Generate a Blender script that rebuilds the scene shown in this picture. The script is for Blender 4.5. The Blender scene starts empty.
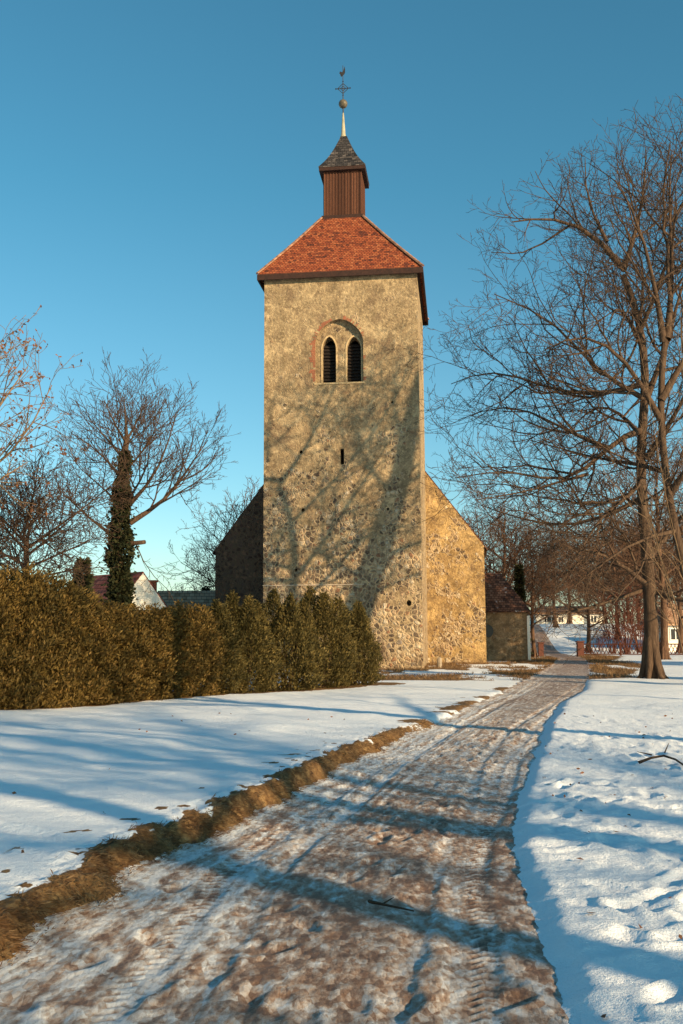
import bpy, bmesh, math, random
import numpy as np
from mathutils import Vector, Matrix
R = math.radians
rnd = random.Random(11)
C = bpy.context.scene.collection
sc = bpy.context.scene

# ------------------------------------------------------------------ camera
F = 1000.0; PITCH = R(7.02); ROLL = R(0.32); EYE = 1.62
CX, CY = 341.5, 512.0
def ray(px, py):
    x = (px-CX)/F; y = (CY-py)/F
    xi = x*math.cos(ROLL)+y*math.sin(ROLL); yi = -x*math.sin(ROLL)+y*math.cos(ROLL)
    return Vector((xi, math.cos(PITCH)-yi*math.sin(PITCH), math.sin(PITCH)+yi*math.cos(PITCH)))
def at(px, py, Y):
    d = ray(px, py); t = Y/d.y
    return Vector((0, 0, EYE)) + d*t
def gnd(px, py, z=0.0):
    d = ray(px, py); t = (z-EYE)/d.z
    return Vector((0, 0, EYE)) + d*t
cd = bpy.data.cameras.new('camera'); cam = bpy.data.objects.new('camera', cd); C.objects.link(cam)
cam.matrix_world = Matrix.Translation((0, 0, EYE)) @ Matrix.Rotation(R(90)+PITCH, 4, 'X') @ Matrix.Rotation(-ROLL, 4, 'Z')
cd.sensor_fit = 'VERTICAL'; cd.sensor_height = 36; cd.sensor_width = 24; cd.lens = 36*F/1024
cd.clip_start = 0.1; cd.clip_end = 6000
sc.camera = cam

# ------------------------------------------------------------------ light
SUN_AZ = R(44)      # to the right of straight behind the camera
SUN_EL = R(16.5)
sunv = Vector((math.sin(SUN_AZ)*math.cos(SUN_EL), -math.cos(SUN_AZ)*math.cos(SUN_EL), math.sin(SUN_EL)))
sd = bpy.data.lights.new('sun', 'SUN'); so = bpy.data.objects.new('sun', sd); C.objects.link(so)
so.rotation_euler = sunv.to_track_quat('Z', 'Y').to_euler(); so.location = (20, -20, 30)
sd.energy = 4.9; sd.angle = R(0.5); sd.color = (1.0, 0.73, 0.42)
w = bpy.data.worlds.new('World'); sc.world = w; w.use_nodes = True
nt = w.node_tree; nt.nodes.clear()
out = nt.nodes.new('ShaderNodeOutputWorld'); bg = nt.nodes.new('ShaderNodeBackground')
sky = nt.nodes.new('ShaderNodeTexSky'); sky.sky_type = 'NISHITA'; sky.sun_disc = False
sky.sun_elevation = SUN_EL; sky.sun_rotation = math.atan2(sunv.x, sunv.y)
sky.air_density = 1.0; sky.dust_density = 0.5; sky.ozone_density = 1.6; sky.altitude = 50
mx = nt.nodes.new('ShaderNodeMix'); mx.data_type = 'RGBA'; mx.blend_type = 'MULTIPLY'
mx.inputs['Factor'].default_value = 1.0; mx.inputs['B'].default_value = (0.62, 1.16, 1.06, 1)
tcw = nt.nodes.new('ShaderNodeTexCoord'); sxw = nt.nodes.new('ShaderNodeSeparateXYZ'); nt.links.new(tcw.outputs['Generated'], sxw.inputs[0])
rw = nt.nodes.new('ShaderNodeValToRGB'); nt.links.new(sxw.outputs['Z'], rw.inputs[0])
rw.color_ramp.elements[0].position = 0.0; rw.color_ramp.elements[0].color = (1.04, 1.0, 0.97, 1)
rw.color_ramp.elements[1].position = 0.42; rw.color_ramp.elements[1].color = (0.50, 1.0, 0.95, 1)
e_ = rw.color_ramp.elements.new(0.16); e_.color = (0.74, 1.0, 0.96, 1)
m2 = nt.nodes.new('ShaderNodeMix'); m2.data_type = 'RGBA'; m2.blend_type = 'MULTIPLY'; m2.inputs['Factor'].default_value = 1.0
m2.inputs['B'].default_value = (1.0, 1.16, 1.22, 1); nt.links.new(rw.outputs[0], m2.inputs['A']); nt.links.new(m2.outputs['Result'], mx.inputs['B'])
nt.links.new(sky.outputs[0], mx.inputs['A']); nt.links.new(mx.outputs['Result'], bg.inputs[0])
bg.inputs[1].default_value = 0.074
nt.links.new(bg.outputs[0], out.inputs[0])
vs = sc.view_settings; vs.view_transform = 'Standard'; vs.look = 'None'; vs.exposure = 0.82; vs.gamma = 1; vs.use_curve_mapping = False

# ------------------------------------------------------------------ noise
def _h(ix, iy, s):
    n = (ix.astype(np.int64)*374761393 + iy.astype(np.int64)*668265263 + s*1442695041) & 0x7fffffff
    n = ((n ^ (n >> 13))*1274126177) & 0x7fffffff
    return ((n ^ (n >> 16)) & 0xffff)/65535.0
def vn(x, y, s=0):
    ix = np.floor(x); iy = np.floor(y); fx = x-ix; fy = y-iy
    fx = fx*fx*(3-2*fx); fy = fy*fy*(3-2*fy)
    a = _h(ix, iy, s); b = _h(ix+1, iy, s); c = _h(ix, iy+1, s); d = _h(ix+1, iy+1, s)
    return (a*(1-fx)+b*fx)*(1-fy)+(c*(1-fx)+d*fx)*fy
def fbm(x, y, o=4, s=0, g=0.5):
    t = 0; a = 1; n = 0
    for i in range(o):
        t = t+a*vn(x*2**i, y*2**i, s+i*17); n += a; a *= g
    return t/n
def sst(a, b, x):
    t = np.clip((x-a)/(b-a), 0, 1); return t*t*(3-2*t)

# ------------------------------------------------------------------ object helpers
def mesh_obj(name, verts, faces, mat, parent=None, smooth=False):
    me = bpy.data.meshes.new(name)
    me.from_pydata([tuple(v) for v in verts] if not isinstance(verts, np.ndarray) else verts.tolist(), [], faces if not isinstance(faces, np.ndarray) else faces.tolist())
    me.update()
    if mat: me.materials.append(mat)
    if smooth: me.polygons.foreach_set('use_smooth', [True]*len(me.polygons))
    o = bpy.data.objects.new(name, me); C.objects.link(o)
    if parent: o.parent = parent
    return o
def bm_obj(name, bm, mat, parent=None, smooth=False):
    bmesh.ops.recalc_face_normals(bm, faces=bm.faces)
    me = bpy.data.meshes.new(name); bm.to_mesh(me); bm.free()
    if mat: me.materials.append(mat)
    if smooth: me.polygons.foreach_set('use_smooth', [True]*len(me.polygons))
    o = bpy.data.objects.new(name, me); C.objects.link(o)
    if parent: o.parent = parent
    return o
def tag(o, label, cat, group=None, kind=None):
    if label: o['label'] = label
    if cat: o['category'] = cat
    if group: o['group'] = group
    if kind: o['kind'] = kind
    return o
def empty(name, loc, rz=0):
    o = bpy.data.objects.new(name, None); C.objects.link(o); o.location = loc; o.rotation_euler = (0, 0, rz)
    o.empty_display_size = 0.3
    return o
def copy_tree(o, parent=None):
    c = o.copy(); C.objects.link(c); c.parent = parent
    for ch in [k for k in bpy.data.objects if k.parent == o]:
        copy_tree(ch, c)
    return c
def box(bm, x0, x1, y0, y1, z0, z1):
    v = [bm.verts.new(p) for p in ((x0,y0,z0),(x1,y0,z0),(x1,y1,z0),(x0,y1,z0),(x0,y0,z1),(x1,y0,z1),(x1,y1,z1),(x0,y1,z1))]
    for f in ((0,3,2,1),(4,5,6,7),(0,1,5,4),(1,2,6,5),(2,3,7,6),(3,0,4,7)): bm.faces.new([v[i] for i in f])
    return v
def prism(bm, poly, y0, y1):   # poly of (x,z), extruded in y
    a = [bm.verts.new((x, y0, z)) for x, z in poly]; b = [bm.verts.new((x, y1, z)) for x, z in poly]
    bm.faces.new(a); bm.faces.new(b[::-1]); n = len(a)
    for i in range(n): bm.faces.new((a[i], b[i], b[(i+1) % n], a[(i+1) % n]))
def lathe(bm, prof, cx=0, cy=0, n=16):
    rings = []
    for r, z in prof:
        rings.append([bm.verts.new((cx+r*math.cos(2*math.pi*i/n), cy+r*math.sin(2*math.pi*i/n), z)) for i in range(n)])
    for a, b in zip(rings, rings[1:]):
        for i in range(n): bm.faces.new((a[i], a[(i+1) % n], b[(i+1) % n], b[i]))
    bm.faces.new(rings[0][::-1]); bm.faces.new(rings[-1])
def booleans(o, cutters):
    for c in cutters:
        m = o.modifiers.new('cut', 'BOOLEAN'); m.operation = 'DIFFERENCE'; m.object = c; m.solver = 'EXACT'
    bpy.context.view_layer.update()
    dg = bpy.context.evaluated_depsgraph_get()
    me = bpy.data.meshes.new_from_object(o.evaluated_get(dg))
    o.modifiers.clear(); o.data = me
    for c in cutters: bpy.data.objects.remove(c)

# ------------------------------------------------------------------ material helpers
class M:
    def __init__(s, name, rough=0.8, spec=0.3):
        s.m = bpy.data.materials.new(name); s.m.use_nodes = True; s.t = s.m.node_tree
        s.b = s.t.nodes['Principled BSDF']; s.b.inputs['Roughness'].default_value = rough
        s.b.inputs['Specular IOR Level'].default_value = spec
    def n(s, typ, **kw):
        nd = s.t.nodes.new('ShaderNode'+typ)
        for k, v in kw.items():
            if k in nd.inputs: s.put(nd.inputs[k], v)
            else: setattr(nd, k, v)
        return nd
    def put(s, inp, v):
        if isinstance(v, bpy.types.NodeSocket): s.t.links.new(v, inp)
        elif isinstance(v, bpy.types.Node): s.t.links.new(v.outputs[0], inp)
        else: inp.default_value = v
    def coord(s, which='Object', scale=None):
        c = s.n('TexCoord').outputs[which]
        if scale:
            mp = s.n('Mapping'); s.put(mp.inputs['Vector'], c); mp.inputs['Scale'].default_value = scale; return mp.outputs[0]
        return c
    def noise(s, scale, detail=4, rough=0.55, vec=None, dist=0):
        nd = s.n('TexNoise'); nd.inputs['Scale'].default_value = scale; nd.inputs['Detail'].default_value = detail
        nd.inputs['Roughness'].default_value = rough; nd.inputs['Distortion'].default_value = dist
        s.put(nd.inputs['Vector'], vec if vec is not None else s.coord()); return nd.outputs[0]
    def ramp(s, fac, stops, interp='LINEAR'):
        nd = s.n('ValToRGB'); cr = nd.color_ramp; cr.interpolation = interp
        while len(cr.elements) < len(stops): cr.elements.new(0.5)
        for e, (p, c) in zip(cr.elements, stops):
            e.position = p; e.color = (c if hasattr(c, '__len__') else (c, c, c))[:3] + (1,) if not hasattr(c, '__len__') else tuple(c)[:3]+(1,)
        s.put(nd.inputs[0], fac); return nd.outputs[0]
    def mix(s, fac, a, b, mode='MIX'):
        nd = s.n('Mix'); nd.data_type = 'RGBA'; nd.blend_type = mode
        s.put(nd.inputs['Factor'], fac)
        for k, v in (('A', a), ('B', b)):
            if isinstance(v, tuple): v = tuple(v)[:3]+(1,)
            s.put(nd.inputs[k], v)
        return nd.outputs['Result']
    def math(s, op, a, b=0.0, clamp=False):
        nd = s.n('Math', operation=op); nd.use_clamp = clamp; s.put(nd.inputs[0], a); s.put(nd.inputs[1], b); return nd.outputs[0]
    def attr(s, name):
        nd = s.n('Attribute'); nd.attribute_name = name; return nd.outputs['Fac']
    def col(s, c):
        if isinstance(c, tuple): c = tuple(c)[:3]+(1,)
        s.put(s.b.inputs['Base Color'], c); return s
    def bump(s, h, strength=0.5, dist=0.02):
        nd = s.n('Bump'); nd.inputs['Strength'].default_value = strength; nd.inputs['Distance'].default_value = dist
        s.put(nd.inputs['Height'], h); s.t.links.new(nd.outputs[0], s.b.inputs['Normal']); return s

def mat_simple(name, c1, c2, scale=6, rough=0.8, bump=0.3, dist=0.01, spec=0.3):
    m = M(name, rough, spec); n = m.noise(scale, 6, 0.6)
    m.col(m.ramp(n, [(0.3, c1), (0.7, c2)])); m.bump(n, bump, dist); return m.m

def mat_rubble(name, plA, plB, cover, seed=0.0, grad=0.35, zref=8.0, ssc=5.2, shade_left=False):
    """lime plaster worn away over a rubble of field stones"""
    m = M(name, 0.92, 0.15)
    oc = m.coord()
    off = m.n('VectorMath', operation='ADD'); m.put(off.inputs[0], oc); off.inputs[1].default_value = (seed, seed*0.7, seed*1.3)
    v = off.outputs[0]
    warp = m.n('TexNoise'); warp.inputs['Scale'].default_value = 3.0; m.put(warp.inputs['Vector'], v)
    wv = m.n('VectorMath', operation='MULTIPLY_ADD'); m.put(wv.inputs[0], warp.outputs[1]); wv.inputs[1].default_value = (0.22,)*3; m.put(wv.inputs[2], v)
    def vor(feature, scale, vec):
        nd = m.n('TexVoronoi'); nd.feature = feature; nd.inputs['Scale'].default_value = scale; m.put(nd.inputs['Vector'], vec); return nd
    st = vor('F1', ssc, wv.outputs[0]); ed = vor('DISTANCE_TO_EDGE', ssc, wv.outputs[0])
    sep = m.n('SeparateColor'); m.put(sep.inputs[0], st.outputs['Color'])
    stone = m.ramp(sep.outputs[0], [(0.0, (0.09,0.065,0.055)), (0.22, (0.24,0.17,0.12)), (0.38, (0.15,0.11,0.09)), (0.52, (0.40,0.29,0.19)), (0.70, (0.30,0.15,0.09)), (0.77, (0.60,0.50,0.38)), (0.93, (0.26,0.22,0.19))], 'CONSTANT')
    fine = m.noise(22, 5, 0.65, v)
    stone = m.mix(0.35, stone, m.ramp(fine, [(0.3, (0.25,0.25,0.25)), (0.7, (0.9,0.85,0.8))]), 'OVERLAY')
    mortar = m.mix(fine, (0.40,0.29,0.17), (0.56,0.44,0.29))
    em = m.ramp(ed.outputs['Distance'], [(0.04, 0.0), (0.20, 1.0)])
    bare = m.mix(em, mortar, stone)
    # plaster
    big = m.noise(0.55, 5, 0.6, v); med = m.noise(2.2, 6, 0.65, v)
    plaster = m.mix(m.ramp(big, [(0.35, 0.0), (0.65, 1.0)]), plA, plB)
    plaster = m.mix(m.ramp(med, [(0.36, 0.0), (0.62, 0.9)]), plaster, tuple(c*0.5 for c in plA))
    plaster = m.mix(m.ramp(m.noise(6.5, 6, 0.7, v), [(0.50, 0.0), (0.72, 0.75)]), plaster, tuple(min(0.8, c*1.35) for c in plB))
    plaster = m.mix(m.ramp(m.noise(14, 4, 0.7, v), [(0.54, 0.0), (0.66, 0.7)]), plaster, (0.13,0.09,0.06))
    sx = m.n('SeparateXYZ'); m.put(sx.inputs[0], oc)
    hz = m.math('MULTIPLY', m.math('SUBTRACT', 1.0, m.math('DIVIDE', sx.outputs['Z'], zref)), grad)   # more stone low down
    pat = m.math('ADD', m.math('ADD', m.math('MULTIPLY', m.noise(0.5, 6, 0.62, v), 1.7), m.math('MULTIPLY', m.noise(3.0, 5, 0.7, v), 0.55)), hz)
    msk = m.ramp(m.math('SUBTRACT', pat, cover), [(0.0, 0.0), (0.22, 1.0)])
    part = m.math('MULTIPLY', m.ramp(m.math('ADD', msk, m.math('MULTIPLY', m.math('SUBTRACT', sep.outputs[1], 0.5), 0.9)), [(0.35, 0.0), (0.55, 1.0)]), m.ramp(m.noise(8, 5, 0.7, v), [(0.36, 0.25), (0.55, 1.0)]))
    c = m.mix(part, plaster, bare)
    m.col(c)
    # rusty and dark stains running down
    lp = m.noise(1.1, 6, 0.72, v, 0.6)
    c = m.mix(m.ramp(lp, [(0.52, 0.0), (0.66, 0.55)]), c, tuple(min(0.85, k*1.45) for k in plB))
    c = m.mix(m.ramp(m.noise(0.8, 7, 0.75, v, 1.2), [(0.50, 0.0), (0.66, 0.72)]), c, (0.15,0.10,0.065))
    if shade_left:  # left masonry coloured darker to deepen the tower's shadow
        shade_stone = m.mix(em, (0.13,0.085,0.055), m.ramp(sep.outputs[0], [(0.0, (0.08,0.045,0.034)), (0.3, (0.14,0.078,0.055)), (0.55, (0.11,0.07,0.055)), (0.8, (0.20,0.11,0.07))], 'CONSTANT'))
        c = m.mix(m.ramp(m.math('ADD', m.math('MULTIPLY', sx.outputs['X'], 0.2), m.noise(1.0, 4, 0.6, v)), [(-0.2 if False else 0.0, 1.0), (0.12, 0.0)]), c, shade_stone)
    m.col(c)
    ht = m.math('ADD', m.math('MULTIPLY', m.math('MULTIPLY', em, part), 0.7), m.math('ADD', m.math('MULTIPLY', m.noise(9, 6, 0.7, v), 0.9), m.math('MULTIPLY', med, 0.8)))
    m.bump(ht, 1.0, 0.09)
    return m.m

MAT = {}
MAT['tower'] = mat_rubble('tower_stone', (0.31,0.225,0.13), (0.50,0.375,0.22), 1.13, 0.0, 0.34, 10.0, 4.5)
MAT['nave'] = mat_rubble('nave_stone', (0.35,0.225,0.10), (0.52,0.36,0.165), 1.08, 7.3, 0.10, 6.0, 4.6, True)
MAT['annex'] = mat_rubble('annex_plaster', (0.27,0.18,0.10), (0.36,0.25,0.15), 1.15, 3.1, 0.0, 6.0)
MAT['plaster'] = mat_simple('window_plaster', (0.33,0.23,0.12), (0.56,0.42,0.24), 5, 0.9, 0.4)
MAT['dark'] = mat_simple('louvre_wood', (0.008,0.006,0.005), (0.02,0.013,0.01), 12, 0.9)
MAT['wood_red'] = None
def mat_boards(name, c1, c2, width=0.16):
    m = M(name, 0.85, 0.2); sx = m.n('SeparateXYZ'); m.put(sx.inputs[0], m.coord('UV'))
    u = m.math('DIVIDE', sx.outputs['X'], width); fr = m.math('FRACT', u); fl = m.math('FLOOR', u)
    wn = m.n('TexWhiteNoise'); wn.noise_dimensions = '1D'; m.put(wn.inputs['W'], fl)
    c = m.mix(wn.outputs[0], c1, c2)
    c = m.mix(m.ramp(m.noise(7, 6, 0.7, m.coord('Object', (3,3,0.6))), [(0.35, 0.0), (0.75, 0.6)]), c, tuple(k*0.4 for k in c1))
    gap = m.ramp(fr, [(0.0, 0.0), (0.10, 1.0), (0.9, 1.0), (1.0, 0.0)])
    c = m.mix(gap, (0.015,0.008,0.006), c); m.col(c); m.bump(gap, 0.8, 0.02); return m.m
MAT['boards'] = mat_boards('lantern_boards', (0.075,0.032,0.02), (0.17,0.072,0.042))
def mat_tiles(name, cols, w=0.17, h=0.16, snow=0.0, bump=1.0):
    m = M(name, 0.8, 0.25); uv = m.coord('UV')
    br = m.n('TexBrick'); m.put(br.inputs['Vector'], uv); br.offset = 0.5
    br.inputs['Scale'].default_value = 1.0; br.inputs['Brick Width'].default_value = w; br.inputs['Row Height'].default_value = h
    br.inputs['Mortar Size'].default_value = 0.012; br.inputs['Mortar Smooth'].default_value = 0.4
    br.inputs['Color1'].default_value = (0,0,0,1); br.inputs['Color2'].default_value = (1,1,1,1); br.inputs['Mortar'].default_value = (0,0,0,1)
    big = m.noise(0.9, 5, 0.65); fine = m.noise(9, 5, 0.7)
    f = m.math('ADD', m.math('MULTIPLY', br.outputs[0], 0.45), m.math('MULTIPLY', m.math('ADD', big, fine), 0.42))
    c = m.ramp(f, [(0.40, cols[0]), (0.52, cols[1]), (0.72, cols[2]), (0.9, cols[3])])
    sp = m.n('SeparateXYZ'); m.put(sp.inputs[0], uv)
    fr = m.math('FRACT', m.math('DIVIDE', sp.outputs['Y'], h))
    edge = m.ramp(fr, [(0.0, 0.2), (0.16, 1.0)])
    gap = m.math('MULTIPLY', m.math('SUBTRACT', 1.0, br.outputs['Fac']), edge)
    c = m.mix(gap, tuple(k*0.25 for k in cols[0]), c)
    if snow:
        sn = m.ramp(m.math('ADD', m.noise(1.6, 5, 0.7), m.math('MULTIPLY', fr, 0.10)), [(snow, 0.0), (snow+0.06, 0.85)])
        c = m.mix(sn, c, (0.8,0.82,0.85))
    m.col(c); m.bump(m.math('SUBTRACT', gap, m.math('MULTIPLY', fr, 0.8)), bump, 0.03); return m.m
MAT['tiles'] = mat_tiles('roof_tiles', [(0.07,0.022,0.015),(0.22,0.052,0.022),(0.30,0.075,0.028),(0.36,0.12,0.05)])
MAT['hip'] = mat_simple('hip_tiles', (0.10,0.05,0.035), (0.40,0.22,0.14), 3.5, 0.8, 0.4)
MAT['slates'] = mat_tiles('slate_shingles', [(0.012,0.012,0.014),(0.03,0.027,0.028),(0.05,0.045,0.045),(0.13,0.11,0.10)], 0.22, 0.18)
MAT['annex_tiles'] = mat_tiles('annex_tiles', [(0.04,0.02,0.014),(0.10,0.042,0.027),(0.16,0.07,0.042),(0.24,0.12,0.08)], 0.2, 0.2, snow=0.70)
MAT['far_tiles'] = mat_tiles('far_tiles', [(0.12,0.03,0.02),(0.24,0.055,0.035),(0.30,0.08,0.05),(0.35,0.12,0.08)], 0.3, 0.3)
MAT['brown_tiles'] = mat_tiles('brown_tiles', [(0.20,0.11,0.06),(0.38,0.22,0.13),(0.45,0.27,0.17),(0.5,0.33,0.22)], 0.3, 0.3)
MAT['timber'] = mat_simple('dark_timber', (0.018,0.009,0.007), (0.045,0.019,0.013), 8)
MAT['brick'] = mat_simple('old_brick', (0.20,0.07,0.04), (0.36,0.14,0.075), 14, 0.9, 0.6, 0.02)
MAT['white_wall'] = mat_simple('sunlit_edge_white', (0.74,0.70,0.62), (0.82,0.78,0.70), 1.5)
MAT['pale_trim'] = mat_simple('pale_trim', (0.34,0.27,0.2), (0.5,0.4,0.3), 6)
MAT['glass'] = mat_simple('dark_glass', (0.02,0.025,0.03), (0.04,0.045,0.05), 1, 0.1, 0)
MAT['white_frame'] = mat_simple('white_frame', (0.7,0.68,0.64), (0.8,0.78,0.74), 3)
MAT['iron'] = mat_simple('wrought_iron', (0.012,0.012,0.014), (0.03,0.028,0.028), 10, 0.5)
MAT['copper'] = mat_simple('weathered_copper', (0.05,0.045,0.03), (0.15,0.12,0.08), 7, 0.45)
MAT['lead'] = mat_simple('spire_metal', (0.26,0.24,0.16), (0.40,0.36,0.25), 4, 0.5)
MAT['fence'] = mat_simple('red_brown_fence', (0.07,0.022,0.015), (0.12,0.04,0.026), 6)
MAT['stone'] = mat_simple('grey_stone', (0.20,0.16,0.12), (0.38,0.32,0.25), 6, 0.9, 0.6, 0.03)
def mat_bark(name, c1, c2, sc=(9,9,1.6)):
    m = M(name, 0.9, 0.15); n = m.noise(1.6, 6, 0.7, m.coord('Object', sc))
    c = m.ramp(n, [(0.32, tuple(k*0.45 for k in c1)), (0.5, c1), (0.72, c2)])
    m.col(c); m.bump(n, 0.9, 0.03); return m.m
MAT['bark'] = mat_bark('bark', (0.075,0.048,0.032), (0.135,0.09,0.058))
MAT['bark_far'] = mat_bark('bark_far', (0.11,0.062,0.04), (0.18,0.108,0.068))
MAT['bark_dark'] = mat_bark('bark_dark', (0.07,0.043,0.028), (0.13,0.08,0.05))
MAT['bark_pale'] = mat_bark('bark_pale', (0.20,0.13,0.075), (0.30,0.21,0.13))
MAT['bark_red'] = mat_bark('red_twigs', (0.12,0.045,0.03), (0.17,0.07,0.045))
def mat_leaf(name, stops):
    m = M(name, 0.7, 0.2); a = m.attr('tint'); n = m.noise(1.3, 4, 0.6)
    f = m.math('ADD', m.math('MULTIPLY', a, 0.6), m.math('MULTIPLY', n, 0.4))
    m.col(m.ramp(f, stops))
    tr = m.n('BsdfTranslucent'); tr.inputs[0].default_value = tuple(stops[-1][1])+(1,)
    ms = m.n('MixShader'); ms.inputs[0].default_value = 0.15
    o = m.t.nodes['Material Output']
    m.t.links.new(m.b.outputs[0], ms.inputs[1]); m.t.links.new(tr.outputs[0], ms.inputs[2]); m.t.links.new(ms.outputs[0], o.inputs[0])
    return m.m
MAT['thuja'] = mat_leaf('thuja_foliage', [(0.2, (0.04,0.028,0.009)), (0.42, (0.115,0.077,0.02)), (0.66, (0.175,0.115,0.03)), (0.9, (0.23,0.13,0.045))])
MAT['thuja_shaded'] = mat_leaf('shaded_thuja_foliage', [(0.2, (0.028,0.024,0.009)), (0.42, (0.07,0.058,0.018)), (0.66, (0.12,0.092,0.028)), (0.9, (0.19,0.13,0.04))])  # greener thuja, darkened in colour for tree shade on the tower-end shrubs
MAT['ivy'] = mat_leaf('ivy_leaves', [(0.2, (0.012,0.018,0.008)), (0.6, (0.03,0.035,0.014)), (0.9, (0.06,0.05,0.02))])
MAT['conifer'] = mat_leaf('conifer_needles', [(0.2, (0.02,0.025,0.012)), (0.9, (0.06,0.06,0.025))])
MAT['dryleaf'] = mat_leaf('dry_leaves', [(0.2, (0.12,0.05,0.028)), (0.9, (0.24,0.11,0.055))])
MAT['drygrass'] = mat_leaf('dry_grass', [(0.2, (0.07,0.032,0.014)), (0.5, (0.14,0.078,0.034)), (0.9, (0.38,0.26,0.14))])

# ------------------------------------------------------------------ path and ground
PR = [(-30,1.9),(-5,0.9),(3.5,0.9),(4.2,0.98),(5.4,1.08),(6.9,1.22),(8.7,1.52),(11,2.08),(14,2.85),(19,4.0),(29,6.9),(40,9.75),(50,12.2),(66,15.8),(75,17.2),(90,19),(140,25)]
PL = [(-30,-3.2),(-5,-2.5),(3.5,-1.85),(4.7,-1.62),(6,-1.35),(7.4,-1.02),(10,-0.35),(14.5,0.72),(19,2.0),(29,4.75),(40,7.7),(50,10.3),(66,14.2),(75,15.2),(90,16.8),(140,22)]
def _pt(px, py):
    g_ = gnd(px, py, 0.03); return (g_.y, g_.x)
PR = [(-30,1.9),(-5,0.9),(3.5,0.84)]+[_pt(*q) for q in ((570,1022),(556,975),(541,930),(524,880),(516,850),(514,822),(520,795),(532,762),(548,722),(564,701))]+[(29,6.9),(40,9.75),(50,12.2),(66,15.8),(75,17.2),(90,19),(140,25)]
PL = [(-30,-3.2),(-5,-2.5),(3.5,-1.95)]+[_pt(*q) for q in ((0,967),(67,926),(118,880),(169,857),(225,826),(277,806),(308,785),(350,760),(388,746),(440,722))]+[(29,4.75),(40,7.7),(50,10.3),(66,14.2),(75,15.2),(90,16.8),(140,22)]
def smooth_interp(tab):
    ys = np.array([p[0] for p in tab], float); xs = np.array([p[1] for p in tab], float)
    g = np.linspace(-30, 140, 3401); v = np.interp(g, ys, xs); k = 9
    v2 = np.convolve(np.pad(v, k, mode='edge'), np.ones(2*k+1)/(2*k+1), 'valid')
    return lambda y: np.interp(y, g, v2)
xl = smooth_interp(PL); xr = smooth_interp(PR)
def edge_noise(y, s): return (fbm(y*1.7, y*0+s, 4, s)-0.5)*0.34
rs = np.random.RandomState(5)
# footprints in the snow on the right and a few in the lawn
FP = []
for k in range(13):   # trails
    x0, y0, a = rs.uniform(1.6, 9), rs.uniform(3, 14), rs.uniform(0.5, 2.2)
    for i in range(26):
        s = 0.10 if i % 2 else -0.10
        x = x0+math.cos(a)*i*0.62-math.sin(a)*s; y = y0+math.sin(a)*i*0.62+math.cos(a)*s
        FP.append((x+rs.normal()*0.05, y+rs.normal()*0.05, a+rs.normal()*0.2)); a += rs.normal()*0.06
for k in range(420):
    FP.append((rs.uniform(0.9, 6.5), rs.uniform(3, 16), rs.uniform(0, 6.28)))
def far_rise(x, y): return 2.7*sst(84, 112, y) + 0.0*x
def bankH(y): return np.interp(y, [-5, 4, 7, 11, 14, 17, 22, 40], [0.10, 0.11, 0.17, 0.21, 0.17, 0.12, 0.08, 0.0])
def ground_h(x, y, detail=True):
    L = xl(y)+edge_noise(y, 3); Rr = xr(y)+edge_noise(y, 9)*0.4
    H = bankH(y)
    dl = L-x; dr = x-Rr-(fbm(y*7, x*0+4, 4, 44)-0.5)*0.06*(1-sst(12, 25, y))
    rag = (fbm(x*6, y*6, 3, 40)-0.5)*0.18*(1-sst(20, 40, y))
    h = H*sst(0.0, 0.20, dl+rag*0.7) + 0.015*(sst(0.5, 3, dl)) + 0.065*sst(-0.02, 0.16, dr)*(1-0.6*sst(30, 60, y))
    h = h + np.where(dl > 0, (fbm(x*0.35, y*0.35, 3, 21)-0.5)*0.16*sst(0.4, 2, dl), 0)*(1-sst(60, 80, y))
    h = h + np.where(dr > 0, (fbm(x*0.5, y*0.5, 3, 22)-0.5)*0.10*sst(0.2, 1.5, dr), 0)*(1-sst(60, 80, y))
    inp = (dl < 0.02) & (dr < 0.0)
    ins = np.minimum(-dl, -dr)
    h = np.where(ins > 0, -0.08*sst(0.0, 0.22, ins), h)
    h = h+far_rise(x, y)
    return h, dl, dr
def lines(dense0, dense1, step, far0, far1, g=1.045):
    a = list(np.arange(dense0, dense1, step)); s = step; v = dense1
    while v < far1: a.append(v); s *= g; v += s
    a.append(far1); s = step; v = dense0-step; b = []
    while v > far0: b.append(v); s *= 1.09; v -= s
    b.append(far0)
    return np.array(b[::-1]+a)
gx = lines(-3.6, 4.6, 0.034, -2500, 2500, 1.03)
gy = lines(3.2, 9.0, 0.036, -300, 3000, 1.0135)
X, Y = np.meshgrid(gx, gy)
Hh, DL, DR = ground_h(X, Y)
# dents
FPD = np.zeros_like(X)
for fx, fy, a in FP:
    if not (1.0 < fx+0 and fy > 2.5): continue
    ix0, ix1 = np.searchsorted(gx, [fx-0.45, fx+0.45]); iy0, iy1 = np.searchsorted(gy, [fy-0.45, fy+0.45])
    if ix1 <= ix0 or iy1 <= iy0: continue
    sx_, sy_ = X[iy0:iy1, ix0:ix1]-fx, Y[iy0:iy1, ix0:ix1]-fy
    u = (sx_*math.cos(a)+sy_*math.sin(a))/0.15; v = (-sx_*math.sin(a)+sy_*math.cos(a))/0.065
    q = u*u+v*v
    FPD[iy0:iy1, ix0:ix1] += -0.026*np.exp(-q**1.5)+0.013*np.exp(-(np.sqrt(q)-1.55)**2/0.16)
near = (1-sst(18, 45, Y))
Hh += np.where(DR > 0.12, np.clip(FPD, -0.06, 0.03), 0)*sst(0.1, 0.35, DR)
Hh += np.where(DR > 0.0, (fbm(X*3.2, Y*3.2, 5, 60)-0.5)*0.038, 0)*near*sst(0, 0.3, DR)
Hh += np.where(DR > 0.0, (fbm(X*10, Y*10, 3, 66, 0.6)-0.5)*0.034, 0)*(1-sst(8, 16, Y))*sst(0.0, 0.08, DR)
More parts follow.
